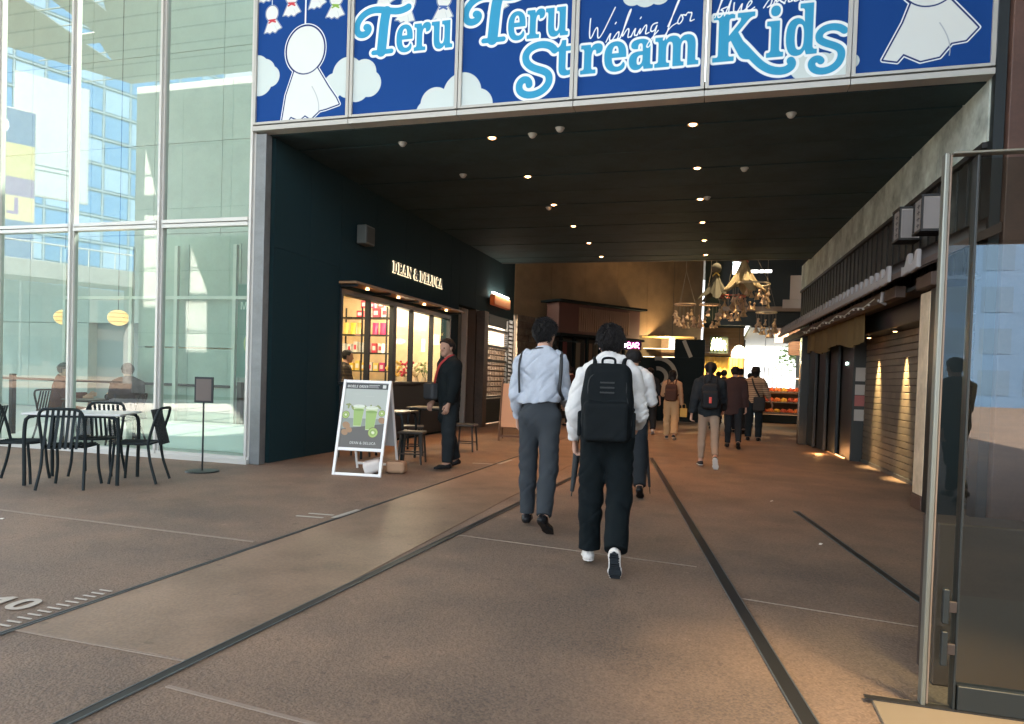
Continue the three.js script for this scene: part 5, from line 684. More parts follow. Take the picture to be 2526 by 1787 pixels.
// ---------------------------------------------------------------- people: distance fields meshed with surface nets
function surfaceNet(f, lo, hi, cell) {
  const n = [0, 1, 2].map((k) => Math.max(2, Math.ceil((hi[k] - lo[k]) / cell) + 1)), [nx, ny, nz] = n, val = new Float32Array(nx * ny * nz), id = (i, j, k) => (k * ny + j) * nx + i;
  const S = 6;
  for (let k0 = 0; k0 < nz; k0 += S) for (let j0 = 0; j0 < ny; j0 += S) for (let i0 = 0; i0 < nx; i0 += S) {
    const i1 = Math.min(nx, i0 + S), j1 = Math.min(ny, j0 + S), k1 = Math.min(nz, k0 + S), c = f(lo[0] + (i0 + S / 2) * cell, lo[1] + (j0 + S / 2) * cell, lo[2] + (k0 + S / 2) * cell), far = Math.abs(c) > cell * S * 1.25 + 0.03;
    for (let k = k0; k < k1; k++) for (let j = j0; j < j1; j++) for (let i = i0; i < i1; i++) val[id(i, j, k)] = far ? c : f(lo[0] + i * cell, lo[1] + j * cell, lo[2] + k * cell);
  }
  const vid = new Int32Array(nx * ny * nz).fill(-1), pos = [], idx = [], E = [[0, 1], [2, 3], [4, 5], [6, 7], [0, 2], [1, 3], [4, 6], [5, 7], [0, 4], [1, 5], [2, 6], [3, 7]], v = new Float32Array(8);
  for (let k = 0; k + 1 < nz; k++) for (let j = 0; j + 1 < ny; j++) for (let i = 0; i + 1 < nx; i++) {
    let m = 0; for (let c = 0; c < 8; c++) { v[c] = val[id(i + (c & 1), j + (c >> 1 & 1), k + (c >> 2))]; if (v[c] < 0) m |= 1 << c; }
    if (m === 0 || m === 255) continue;
    let x = 0, y = 0, z = 0, q = 0;
    for (const [a, b] of E) if ((m >> a & 1) !== (m >> b & 1)) { const t = v[a] / (v[a] - v[b]); x += (a & 1) + t * ((b & 1) - (a & 1)); y += (a >> 1 & 1) + t * ((b >> 1 & 1) - (a >> 1 & 1)); z += (a >> 2) + t * ((b >> 2) - (a >> 2)); q++; }
    vid[id(i, j, k)] = pos.length / 3; pos.push(lo[0] + (i + x / q) * cell, lo[1] + (j + y / q) * cell, lo[2] + (k + z / q) * cell);
  }
  const st = [1, nx, nx * ny];
  for (let k = 1; k + 1 < nz; k++) for (let j = 1; j + 1 < ny; j++) for (let i = 1; i + 1 < nx; i++) for (let a = 0; a < 3; a++) {
    const o = id(i, j, k), s0 = val[o] < 0, s1 = val[o + st[a]] < 0; if (s0 === s1) continue;
    const u = st[(a + 1) % 3], w = st[(a + 2) % 3], A = vid[o - u - w], Bv = vid[o - w], C = vid[o], D = vid[o - u]; if (A < 0 || Bv < 0 || C < 0 || D < 0) continue;
    if (s0) idx.push(A, Bv, C, A, C, D); else idx.push(A, C, Bv, A, D, C);
  }
  const g = new THREE.BufferGeometry(); g.setAttribute('position', new THREE.Float32BufferAttribute(pos, 3)); g.setIndex(idx); g.computeVertexNormals();
  const uv = new Float32Array(pos.length / 3 * 2); for (let i = 0; i < uv.length / 2; i++) { uv[i * 2] = pos[i * 3] + pos[i * 3 + 2]; uv[i * 2 + 1] = pos[i * 3 + 1]; } g.setAttribute('uv', new THREE.BufferAttribute(uv, 2));
  return g;
}
const smin = (a, b, k) => { const h = Math.max(0, k - Math.abs(a - b)) / k; return Math.min(a, b) - h * h * k * 0.25; };
const cone = (a, b, r1, r2, sx = 1, sz = 1) => { const bx = (b[0] - a[0]) / sx, by = b[1] - a[1], bz = (b[2] - a[2]) / sz, L2 = bx * bx + by * by + bz * bz + 1e-9, low = Math.min(sx, sz, 1); return (x, y, z) => { const px = (x - a[0]) / sx, py = y - a[1], pz = (z - a[2]) / sz; let t = (px * bx + py * by + pz * bz) / L2; t = t < 0 ? 0 : t > 1 ? 1 : t; const dx = px - bx * t, dy = py - by * t, dz = pz - bz * t; return (Math.sqrt(dx * dx + dy * dy + dz * dz) - r1 - (r2 - r1) * t) * low; }; };
const blend = (list, k) => (x, y, z) => { let d = list[0](x, y, z); for (let i = 1; i < list.length; i++) d = smin(d, list[i](x, y, z), k); return d; };
const lattice = (() => { const r = rngOf(991), a = new Float32Array(4096); for (let i = 0; i < 4096; i++) a[i] = r(); return a; })();
function noise3(x, y, z) { const X = Math.floor(x), Y = Math.floor(y), Z = Math.floor(z), s = (t) => t * t * (3 - 2 * t), fx = s(x - X), fy = s(y - Y), fz = s(z - Z), h = (i, j, k) => lattice[((X + i) & 15) | (((Y + j) & 15) << 4) | (((Z + k) & 15) << 8)];
  const l = (a, b, t) => a + (b - a) * t; return l(l(l(h(0, 0, 0), h(1, 0, 0), fx), l(h(0, 1, 0), h(1, 1, 0), fx), fy), l(l(h(0, 0, 1), h(1, 0, 1), fx), l(h(0, 1, 1), h(1, 1, 1), fx), fy), fz); }
const foldOld = (x, y, z) => { const wob = noise3(x * 3, y * 3, z * 3) * 0.25; x += wob; const n = noise3(x * 7 + y * 6 + 3, y * 4 - x * 5 + 7, z * 6), m = noise3(x * 17 + y * 15, y * 9 - x * 11 + 2, z * 14 + 5); return (1 - Math.abs(2 * n - 1)) * 0.7 + (1 - Math.abs(2 * m - 1)) * 0.3; };
const fold = (x, y, z) => { const w = noise3(x * 4 + 1, y * 4, z * 4) * 1.6, a = x * 0.78 + y * 0.62, b = y * 0.78 - x * 0.62, r1 = 1 - Math.abs(2 * noise3(a * 16 + w, b * 2.6 + w, z * 4) - 1), r2 = 1 - Math.abs(2 * noise3((x - y) * 17 - w, (x + y) * 3 + 4, z * 6 + 9) - 1), r3 = noise3(x * 40, y * 26, z * 40); return 0.55 * r1 * r1 + 0.32 * r2 * r2 + 0.13 * r3; };
const add = (a, b, k = 1) => [a[0] + b[0] * k, a[1] + b[1] * k, a[2] + b[2] * k];
const lerp3 = (a, b, t) => [a[0] + (b[0] - a[0]) * t, a[1] + (b[1] - a[1]) * t, a[2] + (b[2] - a[2]) * t];

// faces -z; limbs given as [left, right]; angles in radians, forward positive
function skeleton(o) {
  const u = o.height / 1.75, J = { u }, legs = [], w = (o.hipW ?? 0.088) * u;
  for (const s of [0, 1]) { const q = o.legs[s], sd = s ? 1 : -1, hip = [sd * w, 0, 0], th = q.thigh, ts = th - q.knee, ab = q.out ?? 0.03;
    const knee = add(hip, [sd * Math.sin(ab), -Math.cos(th), -Math.sin(th)], 0.435 * u), ank = add(knee, [sd * (q.outShank ?? 0.01), -Math.cos(ts), -Math.sin(ts)], 0.425 * u), fp = q.foot ?? 0, to = q.toe ?? 0.12;
    const fwd = [sd * to, -Math.sin(fp), -Math.cos(fp)], up = [0, Math.cos(fp), -Math.sin(fp)];
    legs.push({ hip, knee, ank, fwd, up, sole: add(ank, up, -0.075 * u) }); }
  const low = Math.min(...legs.map((l) => Math.min(l.sole[1] - 0.0 * u, add(l.sole, l.fwd, 0.17 * u)[1], add(l.sole, l.fwd, -0.05 * u)[1])));
  const H = o.hipY ?? -low; for (const l of legs) for (const k of ['hip', 'knee', 'ank', 'sole']) l[k] = add(l[k], [0, H, 0]);
  J.legs = legs; J.pel = [0, H + 0.04 * u, 0]; const ln = o.lean ?? 0.04, sw = o.sway ?? 0, P = (h, z = 0) => [sw * h, J.pel[1] + h * u * Math.cos(ln), -h * u * Math.sin(ln) + z * u];
  J.waist = P(0.14); J.chest = P(0.35, -0.005); J.sh = P(0.465, 0.0); J.neck = P(0.53, 0.0); J.head = add(P(0.655, -0.028), [o.headX ?? 0, 0, o.headZ ?? 0]); J.up = [0, Math.cos(ln), -Math.sin(ln)];
  J.arms = [0, 1].map((s) => { const q = o.arms[s], sd = s ? 1 : -1, sh = add(J.sh, [sd * (o.shW ?? 0.178) * u, -0.035 * u, 0.005 * u]), a = q.swing ?? 0, b = q.out ?? 0.12;
    const d1 = [sd * Math.sin(b), -Math.cos(a) * Math.cos(b), -Math.sin(a) * Math.cos(b)], el = add(sh, d1, 0.285 * u), e = a + (q.elbow ?? 0.2), b2 = b - (q.inward ?? 0.05), d2 = [sd * Math.sin(b2), -Math.cos(e) * Math.cos(b2), -Math.sin(e) * Math.cos(b2)], wr = add(el, d2, 0.25 * u); return { sh, el, wr, d2, sd }; });
  return J;
}
function makePerson(o) {
  const J = skeleton(o), u = J.u, fat = o.girth ?? 1, cell = o.cell ?? 0.013, root = thing('person', o.label, 'person', o.at, o.turn ?? 0, o.group);
  const M1 = (c, r = 0.9, e = {}) => M(L(...c), r, { specularIntensity: 0.3, ...e }), skin = M1(o.skin ?? [0.46, 0.27, 0.19], 0.55);
  const tz = 0.66, torso = (g, belly = 0) => [cone(J.pel, J.waist, (0.150 + g) * u * fat, (0.138 + g + belly) * u * fat, 1, tz + 0.06), cone(J.waist, J.chest, (0.138 + g + belly) * u * fat, (0.163 + g) * u * fat, 1, tz), cone(J.chest, J.sh, (0.163 + g) * u * fat, (0.125 + g * 0.6) * u * fat, 1, tz), cone(add(J.sh, [-0.12 * u, -0.01 * u, 0]), add(J.sh, [0.12 * u, -0.01 * u, 0]), (0.066 + g * 0.5) * u, (0.066 + g * 0.5) * u)];
  const arm = (a, g, gw) => [cone(a.sh, a.el, (0.056 + g) * u, (0.045 + g) * u), cone(a.el, lerp3(a.el, a.wr, gw), (0.045 + g) * u, (0.034 + g * 0.8) * u)];
  const leg = (l, g, hem) => [cone(l.hip, l.knee, (0.086 + g * 0.8) * u * fat, (0.060 + g) * u), cone(l.knee, lerp3(l.knee, l.ank, 0.35), (0.058 + g) * u, (0.056 + g) * u), cone(lerp3(l.knee, l.ank, 0.35), lerp3(l.knee, l.ank, hem), (0.056 + g) * u, (0.040 + g * (o.flare ?? 1.1)) * u)];
  const neck = cone(add(J.neck, J.up, -0.06 * u), add(J.head, [0, -0.06 * u, 0.03 * u]), 0.058 * u, 0.052 * u);
  // one body, with finer head and hands merged into it
  const bodyF = blend([...torso(-0.04), ...J.arms.flatMap((a) => arm(a, -0.014, 1)), ...J.legs.flatMap((l) => leg(l, -0.012, 1)), neck, ...J.legs.map((l) => cone(l.ank, add(add(l.sole, l.fwd, 0.11 * u), l.up, 0.04 * u), 0.034 * u, 0.018 * u))], 0.05 * u);
  const box = (pts, r) => [0, 1].map((s) => [0, 1, 2].map((k) => (s ? Math.max : Math.min)(...pts.map((p) => p[k])) + (s ? r : -r)));
  const allPts = [J.pel, J.chest, J.sh, J.neck, J.head, ...J.arms.flatMap((a) => [a.sh, a.el, a.wr]), ...J.legs.flatMap((l) => [l.hip, l.knee, l.ank, add(l.sole, l.fwd, 0.15 * u)])];
  const clothIt = (name, F, pts, r, mat, c = cell, label) => { const [lo, hi] = box(pts, r), g = surfaceNet(F, lo, hi, c); return g.attributes.position.count ? part(name, g, mat, root, label) : null; };
  const hc = J.head, yaw = o.headYaw ?? 0, cy = Math.cos(yaw), sy = Math.sin(yaw), hp = (x, y, z) => [hc[0] + (x * cy + z * sy) * u, hc[1] + y * u, hc[2] + (-x * sy + z * cy) * u];
  const cran = cone(hp(0, 0.035, 0.012), hp(0, 0.03, -0.02), 0.083 * u, 0.080 * u, 0.93, 1.05);
  const headF = blend([cran, cone(hp(0, -0.035, -0.03), hp(0, -0.075, -0.055), 0.062 * u, 0.04 * u), cone(hp(0, -0.01, -0.09), hp(0, -0.03, -0.108), 0.011 * u, 0.015 * u), neck], 0.03 * u);
  const ears = [-1, 1].map((s) => cone(hp(s * 0.078, 0.012, 0.008), hp(s * 0.076, -0.022, 0.0), 0.017 * u, 0.011 * u, 0.6, 1)), eyeDip = [-1, 1].map((s) => cone(hp(s * 0.031, 0.0, -0.098), hp(s * 0.033, 0.0, -0.098), 0.012 * u, 0.012 * u)), mouth = cone(hp(-0.018, -0.062, -0.095), hp(0.018, -0.062, -0.095), 0.0045 * u, 0.0045 * u);
  const headAll = (x, y, z) => { let d = Math.min(headF(x, y, z), smin(ears[0](x, y, z), ears[1](x, y, z), 0.001)); for (const e of eyeDip) d = Math.max(d, -e(x, y, z) ); return Math.max(d, -mouth(x, y, z)); };
  const geos = []; { const [lo, hi] = box(allPts, 0.2 * u); geos.push(surfaceNet(bodyF, lo, [hi[0], Math.min(hi[1], J.neck[1] + 0.03 * u), hi[2]], Math.max(cell, 0.016))); }
  { const cH = o.headCell ?? 0.006; geos.push(surfaceNet(headAll, add(hc, [-0.12 * u, -0.2 * u, -0.14 * u]), add(hc, [0.12 * u, 0.14 * u, 0.14 * u]), cH)); }
  if (o.hands !== false) J.arms.forEach((a, s) => { // palm and five fingers along the forearm, gently curled
    const d = a.d2, side = [a.sd * 0, 0, 0], f0 = [0, d[2], -d[1]], fl = Math.hypot(...f0) || 1, fr = f0.map((c) => -c / fl), cu = o.arms[s].curl ?? 0.5, ac = [a.sd, 0, 0]; // fr: thumb side (front), ac: away from the thigh
    const P = (l, f, k) => add(add(add(a.wr, d, l * u), fr, f * u), ac, -k * u), L_ = [cone(P(0.0, 0, 0), P(0.085, 0.0, 0.004), 0.027 * u, 0.034 * u, 0.62, 1)];
    [[0.030, 0.075], [0.010, 0.083], [-0.010, 0.078], [-0.029, 0.062]].forEach(([f, len]) => { const b = 0.092, c1 = Math.sin(cu) * len * 0.5, c2 = c1 + Math.sin(cu * 2) * len * 0.5; L_.push(cone(P(b, f, 0), P(b + Math.cos(cu) * len * 0.5, f, c1), 0.0092 * u, 0.0085 * u), cone(P(b + Math.cos(cu) * len * 0.5, f, c1), P(b + Math.cos(cu) * len * 0.5 + Math.cos(cu * 2) * len * 0.5, f, c2), 0.0085 * u, 0.007 * u)); });
    L_.push(cone(P(0.03, 0.028, 0.004), P(0.065, 0.05, 0.012), 0.0125 * u, 0.0105 * u), cone(P(0.065, 0.05, 0.012), P(0.1, 0.05, 0.02), 0.0105 * u, 0.0085 * u));
    const [lo, hi] = box([a.wr, P(0.19, 0, 0), P(0.1, 0.07, 0.05), P(0.1, -0.05, 0.06)], 0.035 * u); geos.push(surfaceNet(blend(L_, 0.006 * u), lo, hi, o.handCell ?? 0.005)); });
  part('body', geos.map((g) => g.toNonIndexed()), skin, root);
  if (o.face) { for (const s of [-1, 1]) part('eye', new THREE.SphereGeometry(0.0105 * u, 12, 8).translate(...hp(s * 0.031, 0.0, -0.086)), M1([0.03, 0.02, 0.018], 0.3), root); }
  // hair
  const hr = o.hair ?? 'short', hairM = M1(o.hairColor ?? [0.012, 0.011, 0.011], 0.55), hi0 = hr === 'none' ? null : (x, y, z) => { const lx = ((x - hc[0]) * cy - (z - hc[2]) * sy) / u, ly = (y - hc[1]) / u, lz = ((x - hc[0]) * sy + (z - hc[2]) * cy) / u; const str = 0.006 * noise3(x * 110 / u, y * 45 / u, z * 110 / u) + 0.009 * noise3(x * 30, y * 22, z * 30);
    let d = cran(x, y, z) - (0.013 + str) * u; if (o.hairTop) d -= Math.max(0, ly - 0.03) * 0.16 * u;
    let cut = Math.max(-(lz + 0.052 + Math.min(0, (ly - 0.075)) * 0.5 + (ly > 0.06 ? (ly - 0.06) * 1.6 : 0)), -(ly + (lz > 0.03 ? 0.062 : 0.0 - (lz - 0.03) * 0.2) + (Math.abs(lx) > 0.068 && lz < 0.03 ? -0.03 : 0))) * u;
    if (hr === 'long') cut = Math.max(-(lz + 0.05 + (ly > 0.06 ? (ly - 0.06) * 1.6 : 0)), -(ly + 0.09)) * u;
    return Math.max(d, cut); };
  if (hi0) { const extra = []; if (hr === 'long') extra.push(cone(hp(0, 0.0, 0.03), hp(0, -0.2, 0.075), 0.085 * u, 0.075 * u, 1, 0.7), cone(hp(0, -0.2, 0.075), hp(0, -0.27, 0.08), 0.075 * u, 0.05 * u, 1, 0.5)); if (hr === 'bun') extra.push(cone(hp(0, 0.06, 0.1), hp(0, 0.06, 0.115), 0.042 * u, 0.036 * u)); if (hr === 'tail') extra.push(cone(hp(0, 0.03, 0.1), hp(0, -0.16, 0.13), 0.034 * u, 0.02 * u)); const F = extra.length ? (x, y, z) => { let d = hi0(x, y, z); for (const e of extra) d = smin(d, e(x, y, z) - 0.006 * noise3(x * 70, y * 18, z * 70), 0.02); return d; } : hi0;
    const hm = clothIt('hair', F, [add(hc, [0, -0.24 * u, 0.03]), add(hc, [0, 0.08 * u, 0])], 0.15 * u, hairM, Math.min(cell, o.headCell ?? 0.006));
    if (o.strands && hm) { const g = hm.geometry, p = g.attributes.position, n = g.attributes.normal, q = [], rr = rngOf(o.strands); for (let k = 0; k < o.strands; k++) { const i = Math.floor(rr() * p.count), b = V(p.getX(i), p.getY(i), p.getZ(i)), nn = V(n.getX(i), n.getY(i), n.getZ(i)), d = V((rr() - 0.5) * 0.7, -1 + (b.y - hc[1] > 0.06 ? 0.6 : 0), 0.25 + (rr() - 0.5) * 0.7); d.addScaledVector(nn, -d.dot(nn)).normalize(); const l = (0.02 + rr() * 0.026) * u, sd = d.clone().cross(nn).normalize().multiplyScalar(0.0028 * u), e = b.clone().addScaledVector(d, l).addScaledVector(nn, (0.001 + rr() * 0.004) * u), m = b.clone().addScaledVector(d, l * 0.5).addScaledVector(nn, 0.004 * u); b.addScaledVector(nn, -0.002); const A = b.clone().add(sd), C = b.clone().sub(sd); for (const t of [[A, m, C], [A, e, m], [m, e, C]]) for (const v of t) q.push(v.x, v.y, v.z); }
      const sg = new THREE.BufferGeometry(); sg.setAttribute('position', new THREE.Float32BufferAttribute(q, 3)); sg.computeVertexNormals(); hm.geometry = join([clean(g), clean(sg)]); hm.material = hairM.clone(); hm.material.side = THREE.DoubleSide; } }
  if (o.hat) { const g = new THREE.LatheGeometry([[0.001, 0.16], [0.06, 0.155], [0.088, 0.13], [0.098, 0.06], [0.165, 0.025], [0.168, 0.032]].map((p) => new THREE.Vector2(p[0] * u, p[1] * u)), 28); g.translate(hc[0], hc[1], hc[2]); part('hat', g, M(L(...o.hat), 0.9, { side: THREE.DoubleSide }), root); }
  if (o.mask) part('mask_strap', [-1, 1].map((s) => tube([hp(s * 0.082, 0.028, 0.02), hp(s * 0.075, 0.0, -0.02), hp(s * 0.068, -0.03, -0.05)], 0.0028, 10, 5)), M1([0.75, 0.75, 0.75]), root);
  if (o.glasses) part('glasses', [-1, 1].map((s) => tube([hp(s * 0.086, 0.02, 0.02), hp(s * 0.083, 0.014, -0.04), hp(s * 0.07, 0.008, -0.1)], 0.0028, 12, 5)), M1([0.015, 0.015, 0.015], 0.4), root);
  // clothes
  const hemY = o.hemY !== undefined ? J.pel[1] + o.hemY * u : J.waist[1] - 0.05 * u, wr = o.wrinkle ?? 0.012, sl = o.sleeve ?? 0.96, loose = o.loose ?? 0.016;
  const torF = blend([...torso(loose, o.blouse ?? 0.012), ...(o.coat ? [cone(J.pel, add(J.pel, [0, -o.coat * u, 0]), 0.168 * u * fat, 0.185 * u * fat, 1, 0.75)] : [])], 0.035 * u), armF = J.arms.map((a) => blend(arm(a, loose * 0.9, 1.0), 0.02 * u));
  const collarF = cone(add(J.neck, J.up, -0.05 * u), add(J.neck, J.up, (o.collar ?? 0.0) * u), 0.072 * u, 0.066 * u);
  const topF = (x, y, z) => { let d = torF(x, y, z); if (o.collar) d = smin(d, collarF(x, y, z), 0.012 * u); d = Math.max(d, hemY + 0.012 * Math.sin(x * 21) - y); for (const q of armF) d = smin(d, q(x, y, z), 0.022 * u); if (d < 0.07 && d > -0.07) d += wr * (fold(x, y, z) - 0.62); const ny = (y - J.neck[1]) - (z - J.neck[2]) * 0.5; d = Math.max(d, ny - (o.collar ?? 0.005) * u);
    for (const a of J.arms) { const t = ((x - a.el[0]) * a.d2[0] + (y - a.el[1]) * a.d2[1] + (z - a.el[2]) * a.d2[2]) / (0.25 * u), dx = x - a.wr[0], dy = y - a.wr[1], dz = z - a.wr[2]; if (dx * dx + dy * dy + dz * dz < 0.04 * u * u || t > 0.2 && Math.abs(x) > 0.17 * u && sl < 0.5) d = Math.max(d, (t - sl) * 0.25 * u); } return d; };
  clothIt(o.topName ?? 'shirt', topF, [J.pel, J.chest, J.sh, J.neck, ...(o.coat ? [add(J.pel, [0, -o.coat * u, 0])] : []), ...J.arms.flatMap((a) => [a.sh, a.el, a.wr])], 0.22 * u, o.topMat ?? M1(o.top), cell);
  const wide = o.pants?.wide ?? 0.014, hem = o.pants?.hem ?? 0.97, trF0 = blend([cone(add(J.pel, [0, -0.05 * u, 0]), J.waist, 0.152 * u * fat, 0.142 * u * fat, 1, 0.74), ...J.legs.flatMap((l) => leg(l, wide, 1.05))], 0.03 * u);
  const trF = (x, y, z) => { let d = trF0(x, y, z); if (Math.abs(d) < 0.05) d += (o.pants?.wrinkle ?? 0.010) * (fold(x * 0.9 + 4, y * 0.8, z) - 0.5); d = Math.max(d, y - (o.beltY !== undefined ? J.pel[1] + o.beltY * u : J.waist[1] + 0.0 * u)); for (const l of J.legs) { const dx = l.ank[0] - l.knee[0], dy = l.ank[1] - l.knee[1], dz = l.ank[2] - l.knee[2], t = ((x - l.knee[0]) * dx + (y - l.knee[1]) * dy + (z - l.knee[2]) * dz) / (dx * dx + dy * dy + dz * dz), ex = x - l.ank[0], ey = y - l.ank[1], ez = z - l.ank[2]; if (ex * ex + ey * ey + ez * ez < 0.055 * u * u) d = Math.max(d, (t - hem) * 0.42 * u); } return d; };
  clothIt(o.pants?.name ?? 'trousers', trF, [J.pel, J.waist, ...J.legs.flatMap((l) => [l.hip, l.knee, l.ank])], 0.2 * u, M1(o.pants?.color ?? [0.03, 0.03, 0.035]), cell);
  // shoes
  for (const l of J.legs) { const P = (f, h, s = 0) => add(add(add(l.sole, l.fwd, f * u), l.up, h * u), [1, 0, 0], s * u), dn = l.up, F0 = blend([cone(P(-0.035, 0.03), P(0.0, 0.045), 0.034 * u, 0.040 * u), cone(P(-0.02, 0.03), P(0.12, 0.02), 0.036 * u, 0.044 * u), cone(P(0.12, 0.016), P(0.175, 0.012), 0.042 * u, 0.033 * u), cone(P(-0.005, 0.04), P(-0.005, 0.085), 0.038 * u, 0.036 * u)], 0.02 * u);
    const hgt = (x, y, z) => (x - l.sole[0]) * dn[0] + (y - l.sole[1]) * dn[1] + (z - l.sole[2]) * dn[2];
    const c = Math.min(cell, 0.008), pts = [P(-0.03, 0.03), P(0.17, 0.02), P(0, 0.09)];
    const shoe = clothIt('shoe', (x, y, z) => { const h = hgt(x, y, z); return Math.max(F0(x, y, z), (o.shoes?.sole ? 0.022 : 0.002) * u - h, h - (o.shoes?.high ?? 0.085) * u); }, pts, 0.06 * u, M1(o.shoes?.color ?? [0.012, 0.012, 0.013], o.shoes?.rough ?? 0.35), c);
    if (o.shoes?.sole) shoe.add(clothIt('shoe_sole', (x, y, z) => { const h = hgt(x, y, z); return Math.max(F0(x, y, z) - 0.005 * u, h - 0.021 * u, 0.008 * u - h); }, pts, 0.06 * u, M1(o.shoes.sole, 0.7), c));
    if (o.shoes?.tread) shoe.add(clothIt('shoe_tread', (x, y, z) => { const h = hgt(x, y, z); return Math.max(F0(x, y, z) - 0.003 * u, h - 0.0075 * u, -h); }, pts, 0.06 * u, M1(o.shoes.tread, 0.8), c)); }
  return { root, J, u, topF, hp };
}
// worn on the back: a soft bag with pockets and straps; its own thing
function backpack(p, o) {
  const { J, u } = p, root = thing('backpack', o.label, 'backpack', p.root.position.toArray(), p.root.rotation.y), mat = M(L(...o.color), o.rough ?? 0.8, { specularIntensity: 0.3 }), w = o.w * u, c = o.cell ?? 0.012;
  const yT = J.sh[1] + (o.top ?? 0.0) * u, yB = yT - o.h * u, zc = J.chest[2] + (0.115 + o.d / 2) * u;
  const rb = (cx, cyy, cz, hx, hy, hz, r) => (x, y, z) => { const qx = Math.abs(x - cx) - hx + r, qy = Math.abs(y - cyy) - hy + r, qz = Math.abs(z - cz) - hz + r; return Math.hypot(Math.max(qx, 0), Math.max(qy, 0), Math.max(qz, 0)) + Math.min(Math.max(qx, qy, qz), 0) - r; };
  const main = rb(0, (yT + yB) / 2, zc, w / 2, (yT - yB) / 2, o.d / 2 * u, 0.07 * u), pocket = rb(0, yB + 0.15 * u, zc + o.d * 0.5 * u, w * 0.42, 0.14 * u, 0.05 * u, 0.035 * u);
  const F = (x, y, z) => { const t = (y - yB) / (yT - yB), xs = x * (1 + 0.16 * Math.max(0, t - 0.55) / 0.45); let d = smin(main(xs, y, z), pocket(x, y, z), 0.015); if (Math.abs(d) < 0.05) d += 0.014 * (fold(x * 0.7 + 2, y * 0.7, z + 3) - 0.5); return d; };
  const bb = part('bag_body', surfaceNet(F, [-w / 2 - 0.06, yB - 0.06, zc - o.d * u], [w / 2 + 0.06, yT + 0.06, zc + (o.d + 0.08) * u], c), mat, root);
  for (const s of [-1, 1]) { const x = s * w * 0.3; part('strap', tube([[x, yT - 0.06 * u, zc - 0.03], [s * 0.105 * u, J.sh[1] + 0.06 * u, J.sh[2] + 0.07 * u], [s * 0.115 * u, J.sh[1] + 0.085 * u, J.sh[2] - 0.01 * u], [s * 0.125 * u, J.sh[1] - 0.02 * u, J.sh[2] - 0.125 * u], [s * 0.15 * u, J.chest[1] - 0.1 * u, J.chest[2] - 0.14 * u], [s * 0.185 * u, J.waist[1] + 0.06 * u, J.waist[2] - 0.03 * u], [s * 0.15 * u, J.waist[1] + 0.0 * u, zc - 0.04 * u]], 0.016 * u, 44, 8), mat, root); }
  part('handle', tube([[-0.045 * u, yT - 0.012, zc - 0.03], [-0.04 * u, yT + 0.035 * u, zc - 0.035], [0.04 * u, yT + 0.035 * u, zc - 0.035], [0.045 * u, yT - 0.012, zc - 0.03]], 0.009 * u, 20, 6), mat, root);
  part('zip', tube([[-w * 0.34, yB + 0.26 * u, zc + o.d * 0.52 * u], [0, yB + 0.275 * u, zc + o.d * 0.56 * u], [w * 0.34, yB + 0.26 * u, zc + o.d * 0.52 * u]], 0.004, 16, 5), M(L(...(o.zip ?? o.color)), 0.4), bb);
  if (o.seams) { const zf = zc + o.d * 0.5 * u, pm = M(L(...o.seams), 0.6); for (const k of [0.40, 0.47]) { const a = w * k, pts = []; for (let i = 0; i <= 24; i++) { const t = i / 24 * Math.PI * 2, cx = Math.sign(Math.cos(t)) * Math.min(1, Math.abs(Math.cos(t)) * 1.25) * a, sy = Math.sign(Math.sin(t)) * Math.min(1, Math.abs(Math.sin(t)) * 1.25) * (yT - yB) * (k - 0.03); pts.push(V(cx * (sy > 0 ? 0.9 : 1), (yT + yB) / 2 + sy, zf - (k > 0.45 ? 0.035 : 0.004))); } part('seam_piping', tube(pts.slice(0, 24), 0.0035, 90, 5, true), pm, root); }
    part('daisy_chain', [0, 1, 2].map((i) => RB(-0.05 * u, 0.05 * u, yT - (0.14 + i * 0.035) * u, yT - (0.128 + i * 0.035) * u, zf - 0.004, zf + 0.006, 0.002)), pm, root); part('side_pocket', [-1, 1].map((s2) => new RoundedBoxGeometry(0.03 * u, 0.18 * u, 0.11 * u, 3, 0.014).translate(s2 * (w / 2 + 0.004), yB + 0.13 * u, zc)), mat, root); }
  if (o.badge) part('badge', RB(-0.02, 0.02, yB + 0.1 * u, yB + 0.2 * u, zc + (o.d * 0.5 + 0.045) * u, zc + (o.d * 0.5 + 0.062) * u, 0.006), M(L(...o.badge), 0.5), root);
  return root;
}
function strap(name, label, category, p, pts, r, color, flat = 1) { const o = thing(name, label, category, p.root.position.toArray(), p.root.rotation.y); part('strap', tube(pts, r, 60, 8), M(L(...color), 0.7), o); return o; }
